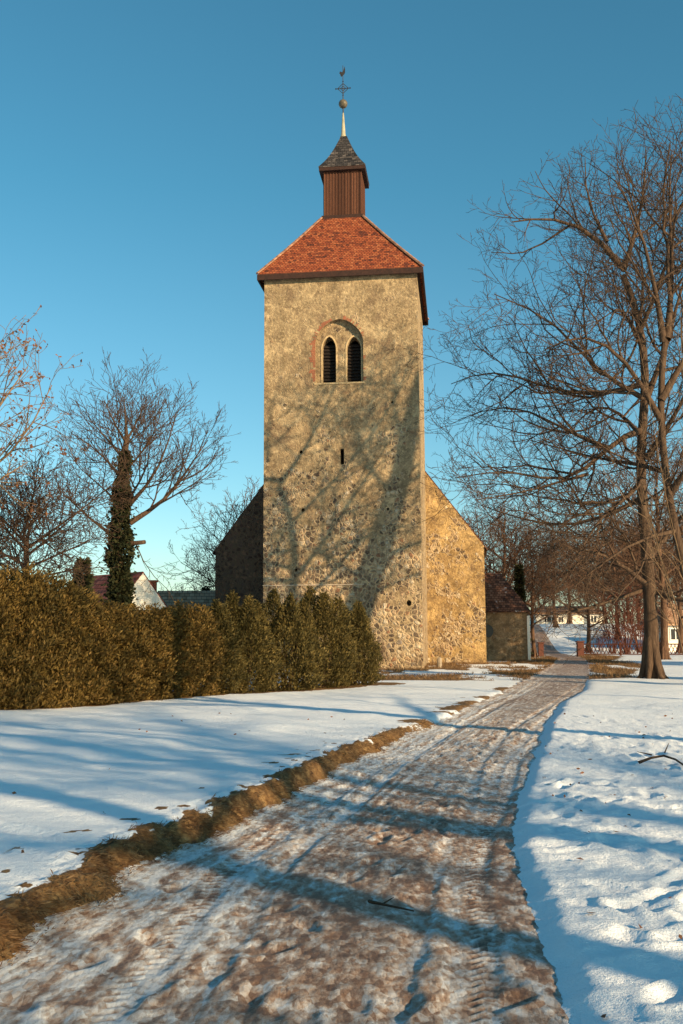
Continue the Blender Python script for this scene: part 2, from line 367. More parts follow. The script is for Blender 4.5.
Hh += np.where(DL > 0.0, (fbm(X*1.1, Y*3.0, 4, 62)-0.5)*0.045, 0)*near*sst(0.3, 0.8, DL)
clod = (fbm(X*9, Y*9, 4, 64, 0.6)-0.5)
Hh += np.where((DL > 0) & (DL < 0.6), clod*0.10, 0)*sst(0, 0.08, DL)*(1-sst(0.35, 0.55, DL))*(1-sst(15, 22, Y))
# faint wheel ruts across the left lawn
for k, (qx, qy, ang) in enumerate([(-3.0, 7.5, R(150)), (-3.4, 8.3, R(150))]):
    dd = (X-qx)*math.sin(ang)-(Y-qy)*math.cos(ang)
    Hh += np.where(DL > 0.8, -0.02*np.exp(-(dd/0.07)**2)+0.008*np.exp(-((np.abs(dd)-0.16)/0.05)**2), 0)*(1-sst(12, 16, Y))
# where grass shows through
G = np.zeros_like(X)
rag = (fbm(X*5, Y*5, 4, 71)-0.5)
bf = 1-sst(15.5, 19, Y)
G = np.maximum(G, sst(-0.02, 0.05, DL)*(1-sst(0.20, 0.30, DL+rag*0.34))*bf*sst(0.05, 0.12, fbm(X*3.5, Y*3.5, 4, 201)))
gapn = fbm(Y*0.9, Y*0, 3, 77)
G = np.maximum(G, sst(-0.1, 0.05, DL)*(1-sst(0.35, 0.7, DL+rag*0.8))*sst(0.5, 0.62, gapn)*sst(15, 17, Y)*(1-sst(40, 50, Y)))
sp = fbm(X*5.2, Y*6.6, 4, 81)
G = np.maximum(G, sst(0.69, 0.74, sp)*(DL > 0)*(1-sst(0.5, 1.1, DL))*bf)
chn = fbm(X*0.35, Y*0.16, 4, 90)
church = sst(33.5, 36.5, Y+DL*0.0+(fbm(X*0.4, Y*0.2, 3, 95)-0.5)*5)*(1-sst(70, 84, Y))
G = np.maximum(G, np.where(DL > 0, church*sst(0.33, 0.47, chn+(fbm(X*1.6, Y*0.7, 4, 97)-0.5)*0.5)*(X > -1)*(X < 20), 0))
gr = sst(33, 37, Y)*(1-sst(76, 82, Y))
G = np.maximum(G, np.where((DR > 0), gr*(1-sst(1.7, 3.2, DR+(chn-0.5)*4))*sst(0.30, 0.44, fbm(X*0.9, Y*0.25, 5, 93)), 0))
hedgeA, hedgeB = Vector((-9.2, 19.5)), Vector((1.1, 32.2))
hd = (hedgeB-hedgeA); hl = hd.length; hd.normalize()
ts = np.clip((X-hedgeA.x)*hd.x+(Y-hedgeA.y)*hd.y, -3, hl)
hdist = np.sqrt((X-hedgeA.x-ts*hd.x)**2+(Y-hedgeA.y-ts*hd.y)**2)
G = np.maximum(G, (1-sst(0.75, 1.0, hdist+rag*0.5)))
lt = sst(0.71, 0.76, fbm(X*4.4, Y*4.9, 3, 101))*(1-sst(20, 35, Y))
G = np.maximum(G, np.where(DR > 0.3, lt*0.0, 0))
def grid_mesh(name, X, Y, Z, mat, attrs, skip=None):
    ny, nx = X.shape
    V = np.stack([X, Y, Z], -1).reshape(-1, 3)
    idx = np.arange(ny*nx).reshape(ny, nx)
    Q = np.stack([idx[:-1, :-1], idx[:-1, 1:], idx[1:, 1:], idx[1:, :-1]], -1).reshape(-1, 4)
    if skip is not None: Q = Q[~skip[:-1, :-1].reshape(-1)]
    me = bpy.data.meshes.new(name)
    me.vertices.add(len(V)); me.vertices.foreach_set('co', V.ravel())
    me.loops.add(len(Q)*4); me.loops.foreach_set('vertex_index', Q.ravel())
    me.polygons.add(len(Q)); me.polygons.foreach_set('loop_start', np.arange(len(Q))*4); me.polygons.foreach_set('loop_total', np.full(len(Q), 4))
    me.update(calc_edges=True); me.validate()
    me.polygons.foreach_set('use_smooth', [True]*len(me.polygons))
    for k, a in attrs.items():
        at_ = me.attributes.new(k, 'FLOAT', 'POINT'); at_.data.foreach_set('value', a.ravel().astype(np.float32))
    me.materials.append(mat)
    o = bpy.data.objects.new(name, me); C.objects.link(o); return o
m = M('snow_ground', 0.75, 0.25)
g = m.attr('grass'); n1 = m.noise(14, 5, 0.65); n2 = m.noise(2.3, 4, 0.5); n3 = m.noise(55, 4, 0.7)
snow = m.mix(n2, (0.78,0.84,0.90), (0.86,0.89,0.93))
snow = m.mix(m.ramp(n3, [(0.62, 0.0), (0.75, 0.5)]), snow, (0.62,0.60,0.56))
gcol = m.ramp(n1, [(0.30, (0.05,0.026,0.012)), (0.5, (0.17,0.092,0.035)), (0.68, (0.32,0.20,0.085))])
fac = m.ramp(m.math('ADD', g, m.math('MULTIPLY', m.math('SUBTRACT', n1, 0.5), 1.0)), [(0.42, 0.0), (0.60, 1.0)])
m.col(m.mix(fac, snow, gcol))
m.bump(m.math('ADD', m.math('MULTIPLY', n3, 0.5), m.math('MULTIPLY', n1, 1.0)), 0.8, 0.026)
MAT['ground'] = m.m
tag(grid_mesh('ground', X, Y, Hh, MAT['ground'], {'grass': G}), None, None, kind='structure')

# path: grid along (y) and across (t)
py_ = lines(2.8, 9.5, 0.019, -25, 138, 1.012); tt = np.linspace(-0.06, 1.06, 150)
T, PY = np.meshgrid(tt, py_)
Lx = xl(PY); Rx = xr(PY); PX = Lx+(Rx-Lx)*T
slope = np.gradient((xl(py_)+xr(py_))/2, py_)
arc = np.cumsum(np.concatenate([[0], np.sqrt(np.diff(py_)**2*(1+slope[1:]**2))]))
S = np.repeat(arc[:, None], T.shape[1], 1)
Wd = (Rx-Lx); A = T*Wd                # metres from the left edge
Acc = A-Wd*0.5
pz = 0.004 + (fbm(PX*0.8, PY*0.8, 3, 5)-0.5)*0.04
lum = fbm(PX*6.5, PY*3.2, 4, 6, 0.6); lum2 = fbm(PX*19, PY*9, 3, 8, 0.6)
pn = 1-sst(20, 45, PY)
pz += (lum-0.5)*0.014*pn + (lum2-0.5)*0.009*pn + (fbm(PX*34, PY*34, 2, 18)-0.5)*0.007*(1-sst(8, 14, PY))
pz += -0.04*sst(0.985, 1.06, T) + 0.03*(1-sst(-0.06, 0.06, T))
# trampled prints on the path
for k in range(420):
    fy = rs.uniform(3, 20)
    if k % 3 == 0: continue
    fx = rs.uniform(float(xl(fy))+0.3, float(xr(fy))-0.2); a = rs.uniform(0.7, 2.2)
    iy0, iy1 = np.searchsorted(py_, [fy-0.3, fy+0.3])
    sx_, sy_ = PX[iy0:iy1]-fx, PY[iy0:iy1]-fy
    u = (sx_*math.cos(a)+sy_*math.sin(a))/0.13; v = (-sx_*math.sin(a)+sy_*math.cos(a))/0.055; q = u*u+v*v
    pz[iy0:iy1] += -0.016*np.exp(-q**1.5)+0.006*np.exp(-(np.sqrt(q)-1.5)**2/0.2)
# wheel tracks
trk = np.zeros_like(pz); trk_snow = np.zeros_like(pz)
for off, wdt, wob in ((-0.62, 0.085, 1.0), (-0.40, 0.075, 2.0), (0.84, 0.085, 3.3), (0.60, 0.07, 4.1), (1.0, 0.08, 7.7)):
    c = off+(fbm(S*0.12, S*0, 2, int(wob*10))-0.5)*0.5
    m_ = np.exp(-((Acc-c)/wdt)**4)
    tread = np.sin(S*2*math.pi/0.085+np.abs(Acc-c)*60)
    pz = pz*(1-m_*0.75*pn)+m_*(-0.016+(0.005 if wob in (1.0, 7.7) else 0.001)*tread)*pn
    trk = np.maximum(trk, m_)
    trk_snow += m_*(0.05+(0.26 if wob in (1.0, 7.7) else 0.06)*tread)*pn
PX = PX+edge_noise(PY, 3)*np.clip(1-T*3, 0, 1)*0.9
sl = 0.70*(1-sst(0.05, 0.48, T))*(1-sst(14, 26, PY)*0.5)+0.25*sst(0.92, 1.03, T)
st = fbm(PX*1.3, PY*0.9, 5, 30, 0.6)
streak = (vn(Acc*26, S*0.22, 51)-0.5)*(1-sst(0.30, 0.62, T)*0.75)+(vn(Acc*60, S*0.5, 52)-0.5)*0.6*(1-sst(0.35, 0.7, T))
SN = 0.30+sl*0.38+(st-0.5)*0.28+(lum-0.5)*0.38+(lum2-0.5)*1.1+streak*0.62*pn+trk_snow*0.9-0.18*sst(40, 60, PY)
SN = SN+0.10*(1-sst(3.5, 7, PY))+0.22*sst(9, 12, PY)*(1-sst(14, 30, PY))
SN = np.where(trk > 0.5, SN+0.05, SN)
m = M('path_snow_mud', 0.6, 0.35)
a = m.attr('snow'); pv = m.coord('Object', (1.0, 0.5, 1.0)); n1 = m.noise(44, 7, 0.8, pv); n2 = m.noise(11, 6, 0.75, pv); n3 = m.noise(80, 4, 0.7, pv)
f = m.math('ADD', a, m.math('MULTIPLY', m.math('SUBTRACT', n1, 0.5), 1.7))
vc = m.n('TexVoronoi'); vc.feature = 'F1'; vc.inputs['Scale'].default_value = 26.0; m.put(vc.inputs['Vector'], pv)
vs_ = m.n('SeparateColor'); m.put(vs_.inputs[0], vc.outputs['Color'])
f = m.math('ADD', f, m.math('MULTIPLY', m.math('SUBTRACT', vs_.outputs[0], 0.5), 0.42))
c = m.ramp(f, [(0.0, (0.17,0.098,0.062)), (0.22, (0.30,0.195,0.135)), (0.38, (0.42,0.325,0.26)), (0.56, (0.51,0.465,0.435)), (0.9, (0.76,0.78,0.80))])
c = m.mix(m.ramp(n2, [(0.52, 0.0), (0.70, 0.5)]), c, (0.22,0.135,0.085))
c = m.mix(m.ramp(n3, [(0.60, 0.0), (0.72, 0.6)]), c, (0.09,0.06,0.045))
m.col(c); m.put(m.b.inputs['Roughness'], m.ramp(f, [(0.2, 0.42), (0.7, 0.75)]))
m.bump(m.math('SUBTRACT', m.math('ADD', m.math('MULTIPLY', n3, 0.5), n1), m.math('MULTIPLY', vc.outputs['Distance'], 0.8)), 0.9, 0.02)
pz = pz+far_rise(PX, PY)
tag(grid_mesh('path', PX, PY, pz, m.m, {'snow': SN}), None, None, kind='structure')

# ------------------------------------------------------------------ leaf clouds
def leaf_mesh(name, P, D, size, mat, parent, aspect=0.4, tint=None, rng=rs):
    """one kite-shaped leaf per point, pointing along D"""
    n = len(P); D = D/np.linalg.norm(D, axis=1, keepdims=True)
    r = rng.normal(size=(n, 3)); S_ = np.cross(D, r); S_ /= np.linalg.norm(S_, axis=1, keepdims=True)
    N_ = np.cross(D, S_)
    s = (size*rng.uniform(0.6, 1.3, n))[:, None]
    V = np.empty((n, 4, 3))
    V[:, 0] = P; V[:, 1] = P+D*s*0.55+S_*s*aspect*0.5+N_*s*0.08; V[:, 2] = P+D*s; V[:, 3] = P+D*s*0.55-S_*s*aspect*0.5+N_*s*0.08
    F_ = np.arange(n*4).reshape(n, 4)
    me = bpy.data.meshes.new(name); me.vertices.add(n*4); me.vertices.foreach_set('co', V.reshape(-1))
    me.loops.add(n*4); me.loops.foreach_set('vertex_index', F_.ravel())
    me.polygons.add(n); me.polygons.foreach_set('loop_start', np.arange(n)*4); me.polygons.foreach_set('loop_total', np.full(n, 4))
    me.update(calc_edges=True)
    t = rng.uniform(0, 1, n) if tint is None else tint
    at_ = me.attributes.new('tint', 'FLOAT', 'POINT'); at_.data.foreach_set('value', np.repeat(t, 4).astype(np.float32))
    me.materials.append(mat)
    o = bpy.data.objects.new(name, me); C.objects.link(o)
    if parent: o.parent = parent
    return o

# dry grass on the bank
n = 34000
yy = np.concatenate([rs.uniform(3.0, 9.0, int(n*0.62)), rs.uniform(9, 19, n-int(n*0.62))])
dd = rs.uniform(-0.03, 0.34, n)
xx = xl(yy)+edge_noise(yy, 3)-dd
keep = (dd + (fbm(xx*5, yy*5, 4, 71)-0.5)*0.34) < 0.26
keep &= fbm(xx*3.5, yy*3.5, 4, 201) > 0.20
keep &= (yy < 15.5) | (vn(yy*0.9, yy*0, 77) > 0.3)
xx, yy, dd = xx[keep], yy[keep], dd[keep]
def ground_z(xx, yy):
    ix = np.clip(np.searchsorted(gx, xx)-1, 0, len(gx)-2); iy = np.clip(np.searchsorted(gy, yy)-1, 0, len(gy)-2)
    fx = (xx-gx[ix])/(gx[ix+1]-gx[ix]); fy = (yy-gy[iy])/(gy[iy+1]-gy[iy])
    return (Hh[iy, ix]*(1-fx)+Hh[iy, ix+1]*fx)*(1-fy)+(Hh[iy+1, ix]*(1-fx)+Hh[iy+1, ix+1]*fx)*fy
zz = ground_z(xx, yy)
cl = np.floor(xx*14)+np.floor(yy*14)*31
ca = _h(np.floor(xx*9), np.floor(yy*9), 3)*6.28; ct = _h(np.floor(xx*7), np.floor(yy*7), 5)
D = np.stack([0.75+0.5*np.cos(ca)+rs.normal(size=len(xx))*0.3, 0.5*np.sin(ca)+rs.normal(size=len(xx))*0.3, rs.uniform(-0.75, 0.35, len(xx))], -1)
tx = rs.uniform(-1, 19, 90000); ty = rs.uniform(33, 76, 90000)
ixx = np.clip(np.searchsorted(gx, tx), 0, len(gx)-1); iyy = np.clip(np.searchsorted(gy, ty), 0, len(gy)-1)
kk = (G[iyy, ixx] > 0.5) & ~((tx > xl(ty)) & (tx < xr(ty))); tx, ty = tx[kk], ty[kk]
xx = np.concatenate([xx, tx]); yy = np.concatenate([yy, ty]); zz = np.concatenate([zz, ground_z(tx, ty)])
D = np.concatenate([D, np.stack([rs.normal(size=len(tx))*0.6, rs.normal(size=len(tx))*0.6, 0.7+0*tx], -1)])
ct = np.concatenate([ct, rs.uniform(0, 1, len(tx))])
SZ = np.where(yy > 33, 0.15, 0.06)
o = leaf_mesh('dry_grass', np.stack([xx, yy, zz-0.005], -1), D, SZ, MAT['drygrass'], None, 0.10, np.clip(ct*0.6+rs.uniform(0, 0.4, len(xx)), 0, 1))
tag(o, 'matted dry brown grass on the low bank along the left of the path', 'dry grass', kind='stuff')

# ------------------------------------------------------------------ tower
TH = R(-6.6)                                   # right corner is nearer
def ground_pt(px, py, Y): p = at(px, py, Y); return p
pR = at(422.6, 640, 48.0); pL_dir = Vector((math.cos(TH), math.sin(TH), 0))
W = 7.72; DEP = 8.0
ZE = at(418, 271, 48.0).z                      # wall top
base = Vector((pR.x, 48.0, 0)) - pL_dir*(W/2)  # centre of the front wall foot
tower = empty('church_tower', base, TH)
tag(tower, 'square rubble stone church tower with red tiled roof and wooden lantern', 'church tower')
bm = bmesh.new(); box(bm, -W/2, W/2, 0, DEP, -0.3, ZE)
bmesh.ops.subdivide_edges(bm, edges=bm.edges[:], cuts=0)
wall = bm_obj('wall', bm, MAT['tower'], tower)
def loc(px, py, yl=0.0):
    """local (x,z) on a plane yl behind the front wall for a pixel"""
    d = ray(px, py); nrm = Vector((-math.sin(TH), math.cos(TH), 0)); t = (base+nrm*yl-Vector((0,0,EYE))).dot(nrm)/d.dot(nrm)
    p = Vector((0,0,EYE))+d*t-base
    return p.dot(pL_dir), p.z
def arch(x0, x1, z0, zs, zt, n=9):
    """pointed arch outline"""
    cx = (x0+x1)/2; w2 = (x1-x0)/2; hh = zt-zs
    pts = [(x0, z0), (x1, z0)]
    for i in range(n+1):
        a = i/n; pts.append((cx+w2*(0.62*math.sqrt(1-a*a)+0.38*(1-a**2.1)), zs+hh*a))
    for i in range(n-1, -1, -1):
        a = i/n; pts.append((cx-w2*(0.62*math.sqrt(1-a*a)+0.38*(1-a**2.1)), zs+hh*a))
    return pts
def cutter(poly, y0, y1):
    bm = bmesh.new(); prism(bm, poly, y0, y1); o = bm_obj('cut', bm, None); o.matrix_world = Matrix.Translation(base) @ Matrix.Rotation(TH, 4, 'Z'); return o
def pl(px, py): return loc(px, py)
rx0, rz0 = loc(315.5, 383.5); rx1, _ = loc(363.5, 383.5); _, rzs = loc(340, 343); _, rzt = loc(340, 318.5)
cuts = []
b2 = bmesh.new(); box(b2, -W/2+1.0, W/2-1.0, 1.0, DEP-1.0, 0.5, ZE-0.6); o = bm_obj('cut', b2, None); o.matrix_world = Matrix.Translation(base) @ Matrix.Rotation(TH, 4, 'Z'); cuts.append(o)
REC = 0.30
cuts.append(cutter(arch(rx0, rx1, rz0, rzs, rzt), -0.3, REC))
LAN = []
for a, b in ((322.8, 336.2), (347.2, 361.2)):
    x0, _ = loc(a, 380, REC); x1, _ = loc(b, 380, REC); _, zs = loc(a, 350, REC); _, zt = loc(a, 337, REC)
    LAN.append((x0, x1, rz0+0.02, zs, zt)); cuts.append(cutter(arch(x0, x1, rz0+0.02, zs, zt), 0.1, 1.3))
sx0, sz0 = loc(340.3, 464.5); sx1, sz1 = loc(344.0, 448.5)
cuts.append(cutter([(sx0, sz0), (sx1, sz0), (sx1, sz1), (sx0, sz1)], -0.3, 1.4))
for hx, hy, r_ in ((409, 603, 0.13), (303, 510, 0.09), (388, 509, 0.07), (301, 452, 0.08), (392, 402, 0.06), (296, 570, 0.07)):
    x, z = loc(hx, hy); k = r_
    cuts.append(cutter([(x+k*1.0*math.cos(t)+0, z+k*math.sin(t)*1.15) for t in [i*math.pi/4+0.3 for i in range(8)]], -0.3, 0.45))
booleans(wall, cuts)
# plaster back of the recess, a set-back facing round the lancets
x0r, x1r = rx0, rx1
for x0, x1, z0, zs, zt in LAN:
    fr = empty('window', (0,0,0)); bpy.data.objects.remove(fr)
    bm = bmesh.new(); k = arch(x0-0.08, x1+0.08, z0, zs, zt+0.09); k2 = arch(x0, x1, z0, zs, zt)
    va = [bm.verts.new((x, REC-0.03, z)) for x, z in k]; vb = [bm.verts.new((x, REC-0.03, z)) for x, z in k2]
    vc = [bm.verts.new((x, REC+0.05, z)) for x, z in k]; vd = [bm.verts.new((x, REC+0.05, z)) for x, z in k2]
    nn = len(k)
    for i in range(1, nn):
        j = (i+1) % nn
        bm.faces.new((va[i], va[j], vb[j], vb[i])); bm.faces.new((va[i], vc[i], vc[j], va[j])); bm.faces.new((vb[i], vb[j], vd[j], vd[i]))
    win = bm_obj('window', bm, MAT['plaster'], tower)
    bm = bmesh.new(); z = z0+0.05
    while z < zt-0.35:
        v = box(bm, x0-0.02, x1+0.02, REC+0.22, REC+0.24, z, z+0.16)
        for vv in v[4:]: vv.co.y += 0.08
        z += 0.17
    bm_obj('louvre', bm, MAT['dark'], win)
# sill
bm = bmesh.new(); box(bm, rx0-0.06, rx1+0.06, -0.04, REC-0.004, rz0-0.07, rz0+0.012); bm_obj('sill', bm, MAT['plaster'], tower)
# brick arch, mostly surviving on the left
bm = bmesh.new(); AR = arch(rx0, rx1, rz0, rzs, rzt, 14); r2 = random.Random(3)
for i in range(2, len(AR)-1):
    for s in range(2):
        a0 = Vector(AR[i]); a1 = Vector(AR[i+1]); p0 = a0.lerp(a1, s*0.5+0.05); p1 = a0.lerp(a1, s*0.5+0.45)
        if r2.random() < (0.75 if p0.x > (rx0+rx1)/2 else 0.30): continue
        dv = (p1-p0); 
        if dv.length < 0.02: continue
        nv = Vector((dv.y, -dv.x)).normalized()
        cxy = Vector(((rx0+rx1)/2, rzs))
        if (p0-cxy).dot(nv) < 0: nv = -nv
        h = 0.08+0.12*r2.random(); q = [p0+nv*0.004, p1+nv*0.004, p1+nv*h, p0+nv*h]
        prism(bm, [(v.x, v.y) for v in q], -0.012, 0.05)
z = rz0+0.1
while z < rzs:
    if r2.random() < 0.72:
        wd = r2.uniform(0.12, 0.34 if z > rz0+0.5 else 0.2); prism(bm, [(rx0-0.004, z), (rx0-wd, z), (rx0-wd, z+0.075), (rx0-0.004, z+0.075)], -0.01, 0.05)
    if r2.random() < 0.3:
        wd = r2.uniform(0.08, 0.16); prism(bm, [(rx1+0.004, z), (rx1+wd, z), (rx1+wd, z+0.07), (rx1+0.004, z+0.07)], -0.01, 0.05)
    z += 0.09
bm_obj('brick_arch', bm, MAT['brick'], tower)
# ledge low on the front, and the proud plinth of the right corner
lx0, lz = loc(263.5, 585); lx1, _ = loc(364, 587)
bm = bmesh.new(); box(bm, -W/2-0.02, lx1, -0.035, 0.05, lz-0.05, lz+0.0); bm_obj('ledge', bm, MAT['pale_trim'], tower)
# roof
def face_uv(me):
    uv = me.uv_layers.new(name='UVMap')
    for p in me.polygons:
        n_ = p.normal; hdir = Vector((-n_.y, n_.x, 0))
        if hdir.length < 1e-4: hdir = Vector((1, 0, 0))
        hdir.normalize(); vdir = n_.cross(hdir)
        if vdir.z < 0: vdir = -vdir
        for li in p.loop_indices:
            co = me.vertices[me.loops[li].vertex_index].co
            uv.data[li].uv = (co.dot(hdir), co.dot(vdir))
def hip_roof(name, x0, x1, y0, y1, z0, tx0, tx1, ty0, ty1, z1, mat, parent, thick=0.12, bow=0.0):
    bm = bmesh.new(); n = 8
    def ring(x0, x1, y0, y1, z):
        return [(x0,y0,z),(x1,y0,z),(x1,y1,z),(x0,y1,z)]
    a = ring(x0,x1,y0,y1,z0); b = ring(tx0,tx1,ty0,ty1,z1)
    rings = []
    for i in range(n+1):
        t = i/n; k = []
        for p, q in zip(a, b):
            v = Vector(p).lerp(Vector(q), t); v.z -= bow*math.sin(t*math.pi)
            k.append(bm.verts.new(v))
        rings.append(k)
    for r0, r1 in zip(rings, rings[1:]):
        for i in range(4): bm.faces.new((r0[i], r0[(i+1)%4], r1[(i+1)%4], r1[i]))
    und = [bm.verts.new(Vector(p)-Vector((0,0,thick))) for p in a]
    for i in range(4): bm.faces.new((und[i], und[(i+1)%4], rings[0][(i+1)%4], rings[0][i]))
    bm.faces.new(und[::-1]); bm.faces.new(rings[-1])
    o = bm_obj(name, bm, mat, parent); face_uv(o.data); return o
OV = 0.30
LW = 2.02; LC = DEP/2                        # lantern width, centre depth
yl_f = LC-LW/2
_, zb = loc(343, 218, yl_f); _, zt_ = loc(343, 171, yl_f)
LXC = loc(342.5, 195, yl_f)[0]
ZR0 = ZE+0.10
rt = LW/2+0.12
roof = hip_roof('roof', -W/2-OV, W/2+OV, -OV, DEP+OV, ZR0, LXC-rt, LXC+rt, LC-rt, LC+rt, zb-0.05, MAT['tiles'], tower, 0.10, 0.06)
bm = bmesh.new()
for (x0,x1,y0,y1) in ((-W/2-OV-0.02, W/2+OV+0.02, -OV-0.02, -OV+0.06), (-W/2-OV-0.02, W/2+OV+0.02, DEP+OV-0.06, DEP+OV+0.02), (-W/2-OV-0.02, -W/2-OV+0.06, -OV+0.062, DEP+OV-0.062), (W/2+OV-0.06, W/2+OV+0.02, -OV+0.062, DEP+OV-0.062)):
    box(bm, x0, x1, y0, y1, ZR0-0.30, ZR0-0.012)
box(bm, -W/2-0.12, W/2+0.12, -0.12, DEP+0.12, ZR0-0.18, ZR0-0.105)
bm_obj('eaves', bm, MAT['timber'], roof)
# ridge tiles on the hips
bm = bmesh.new()
bm.free()
for sx_ in (-1, 1):
    for yy0, yt in ((-OV, LC-rt), (DEP+OV, LC+rt)):
        bm = bmesh.new()
        p0 = Vector((sx_*(W/2+OV), yy0, ZR0+0.02)); p1 = Vector((LXC+sx_*rt, yt, zb-0.03)); L_ = (p1-p0).length; k = int(L_/0.34)
        for i in range(k):
            a_ = p0.lerp(p1, i/k); b_ = p0.lerp(p1, (i+1.12)/k)
            for v in (a_, b_): v.z -= 0.06*math.sin(min(1, (v-p0).length/L_)*math.pi)
            d_ = (b_-a_).normalized(); s_ = d_.cross(Vector((0,0,1))).normalized(); u_ = s_.cross(d_)
            ra, rb = 0.10, 0.085
            A_ = [bm.verts.new(a_+s_*ra*math.cos(t)+u_*ra*math.sin(t)) for t in [j*math.pi/4 for j in range(5)]]
            B_ = [bm.verts.new(b_+s_*rb*math.cos(t)+u_*rb*math.sin(t)) for t in [j*math.pi/4 for j in range(5)]]
            for j in range(4): bm.faces.new((A_[j], A_[j+1], B_[j+1], B_[j]))
            bm.faces.new(A_)
        bm_obj('hip_tiles', bm, MAT['hip'], roof)
# lantern
bm = bmesh.new(); box(bm, LXC-LW/2-0.12, LXC+LW/2+0.12, yl_f-0.12, LC+LW/2+0.12, zb-0.10, zb+0.14)
lant = bm_obj('lantern_base', bm, MAT['timber'], tower)
bm = bmesh.new(); box(bm, LXC-LW/2, LXC+LW/2, yl_f, LC+LW/2, zb+0.14, zt_+0.1)
lb = bm_obj('lantern', bm, MAT['boards'], tower); face_uv(lb.data)
bm = bmesh.new()                                  # raised cover strips
nb = 13
for i in range(nb):
    x = LXC-LW/2+0.04+i*(LW-0.08)/(nb-1)
    box(bm, x-0.02, x+0.02, yl_f-0.035, yl_f+0.01, zb+0.142, zt_-0.02)
    y = yl_f+0.04+i*(LW-0.08)/(nb-1)
    box(bm, LXC+LW/2-0.01, LXC+LW/2+0.035, y-0.02, y+0.02, zb+0.142, zt_-0.02)
    box(bm, LXC-LW/2-0.035, LXC-LW/2+0.01, y-0.02, y+0.02, zb+0.142, zt_-0.02)
cs = bm_obj('board_strips', bm, MAT['boards'], lb); face_uv(cs.data)
bm = bmesh.new(); box(bm, LXC-LW/2-0.05, LXC+LW/2+0.05, yl_f-0.05, LC+LW/2+0.05, zt_-0.02, zt_+0.07); bm_obj('trim', bm, MAT['pale_trim'], lb)
LO = 0.26
_, zl0 = loc(343, 165, yl_f-LO); _, zap = loc(343, 137.5, LC)
lr = hip_roof('lantern_roof', LXC-LW/2-LO, LXC+LW/2+LO, yl_f-LO, LC+LW/2+LO, zl0, LXC-0.16, LXC+0.16, LC-0.16, LC+0.16, zap, MAT['slates'], tower, 0.05, 0.22)
bm = bmesh.new(); e = LW/2+LO-0.02; box(bm, LXC-e, LXC+e, LC-e, LC+e, zl0-0.24, zl0-0.052); bm_obj('eaves', bm, MAT['timber'], lr)
# spire, ball, cross, weathercock
def zl(py): return loc(343, py, LC)[1]
SX = loc(343.2, 120, LC)[0]
bm = bmesh.new(); lathe(bm, [(0.20, zap-0.02), (0.14, zap+0.12), (0.125, zap+0.2), (0.04, zl(113))], SX, LC, 10); bm_obj('spire', bm, MAT['lead'], tower, True)
bm = bmesh.new(); rb_ = 0.25; zc = zl(104)
lathe(bm, [(0.02, zc-rb_)]+[(max(0.02, rb_*math.cos(a)), zc+rb_*math.sin(a)) for a in [(-80+i*16)*math.pi/180 for i in range(11)]]+[(0.02, zc+rb_)], SX, LC, 20)
bm_obj('ball', bm, MAT['copper'], tower, True)
bm = bmesh.new(); lathe(bm, [(0.035, zl(114)), (0.02, zl(80)), (0.016, zl(65.5))], SX, LC, 8)
zk = zl(88.5); rr = 0.40
def bar(bm, p, q, r=0.016):
    p = Vector(p); q = Vector(q); d = (q-p).normalized(); s = d.cross(Vector((0,1,0.01))).normalized(); u = s.cross(d)
    A_ = [bm.verts.new(p+s*r*a+u*r*b) for a, b in ((1,1),(-1,1),(-1,-1),(1,-1))]; B_ = [bm.verts.new(q+s*r*a+u*r*b) for a, b in ((1,1),(-1,1),(-1,-1),(1,-1))]
    for i in range(4): bm.faces.new((A_[i], A_[(i+1)%4], B_[(i+1)%4], B_[i]))
    bm.faces.new(A_[::-1]); bm.faces.new(B_)
bar(bm, (SX-rr, LC, zk), (SX+rr, LC, zk))
for s1 in (-1, 1):
    for s2 in (-1, 1):
        bar(bm, (SX+s1*rr*0.75, LC, zk), (SX, LC, zk+s2*rr*0.75), 0.014)
        bar(bm, (SX+s1*rr*0.38, LC, zk), (SX, LC, zk+s2*rr*0.38), 0.012)
for a, b in ((-rr, 0), (rr, 0), (0, rr), (0, -rr)):
    lathe(bm, [(0.01, zk+b-0.05), (0.05, zk+b), (0.01, zk+b+0.05)], SX+a, LC, 6)
bm_obj('cross', bm, MAT['iron'], tower)
bm = bmesh.new(); zv = zl(73.5)
cock = [(-0.20,0.02),(-0.16,0.14),(-0.10,0.10),(-0.04,0.08),(0.02,0.14),(0.06,0.30),(0.10,0.42),(0.12,0.26),(0.12,0.05),(0.06,-0.07),(-0.02,-0.12),(-0.08,-0.20),(-0.14,-0.10),(-0.16,-0.02)]
prism(bm, [(SX+x, zv+z) for x, z in cock], LC-0.012, LC+0.012); bm_obj('weathercock', bm, MAT['iron'], tower)

# ------------------------------------------------------------------ nave
nave_o = base + Vector((-math.sin(TH), math.cos(TH), 0))*(DEP+0.02)
def locn(px, py, yl=DEP+0.02): return loc(px, py, yl)
nave = empty('church_nave', nave_o, TH)
tag(nave, 'broad gabled church nave of golden rubble stone behind the tower', 'church nave')
nx0, ez = locn(215.5, 548); nx1, ez2 = locn(484, 546)
gxr, gzr = locn(424.5, 471.5)
slope_ = (gzr-ez2)/(nx1-gxr); rc = (nx0+nx1)/2; ridge = ez2+(nx1-rc)*slope_
NL = 20.0
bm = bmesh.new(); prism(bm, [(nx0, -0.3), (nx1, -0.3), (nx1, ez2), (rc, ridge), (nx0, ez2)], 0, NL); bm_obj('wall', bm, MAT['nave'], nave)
bm = bmesh.new()
for s in (-1, 1):
    xe = rc+s*(nx1-rc+0.18); ze = ez2-0.18*slope_
    q = [(rc, ridge+0.004), (xe, ze+0.004), (xe, ze+0.10), (rc, ridge+0.11)]
    prism(bm, q, 0.02, NL+0.15)
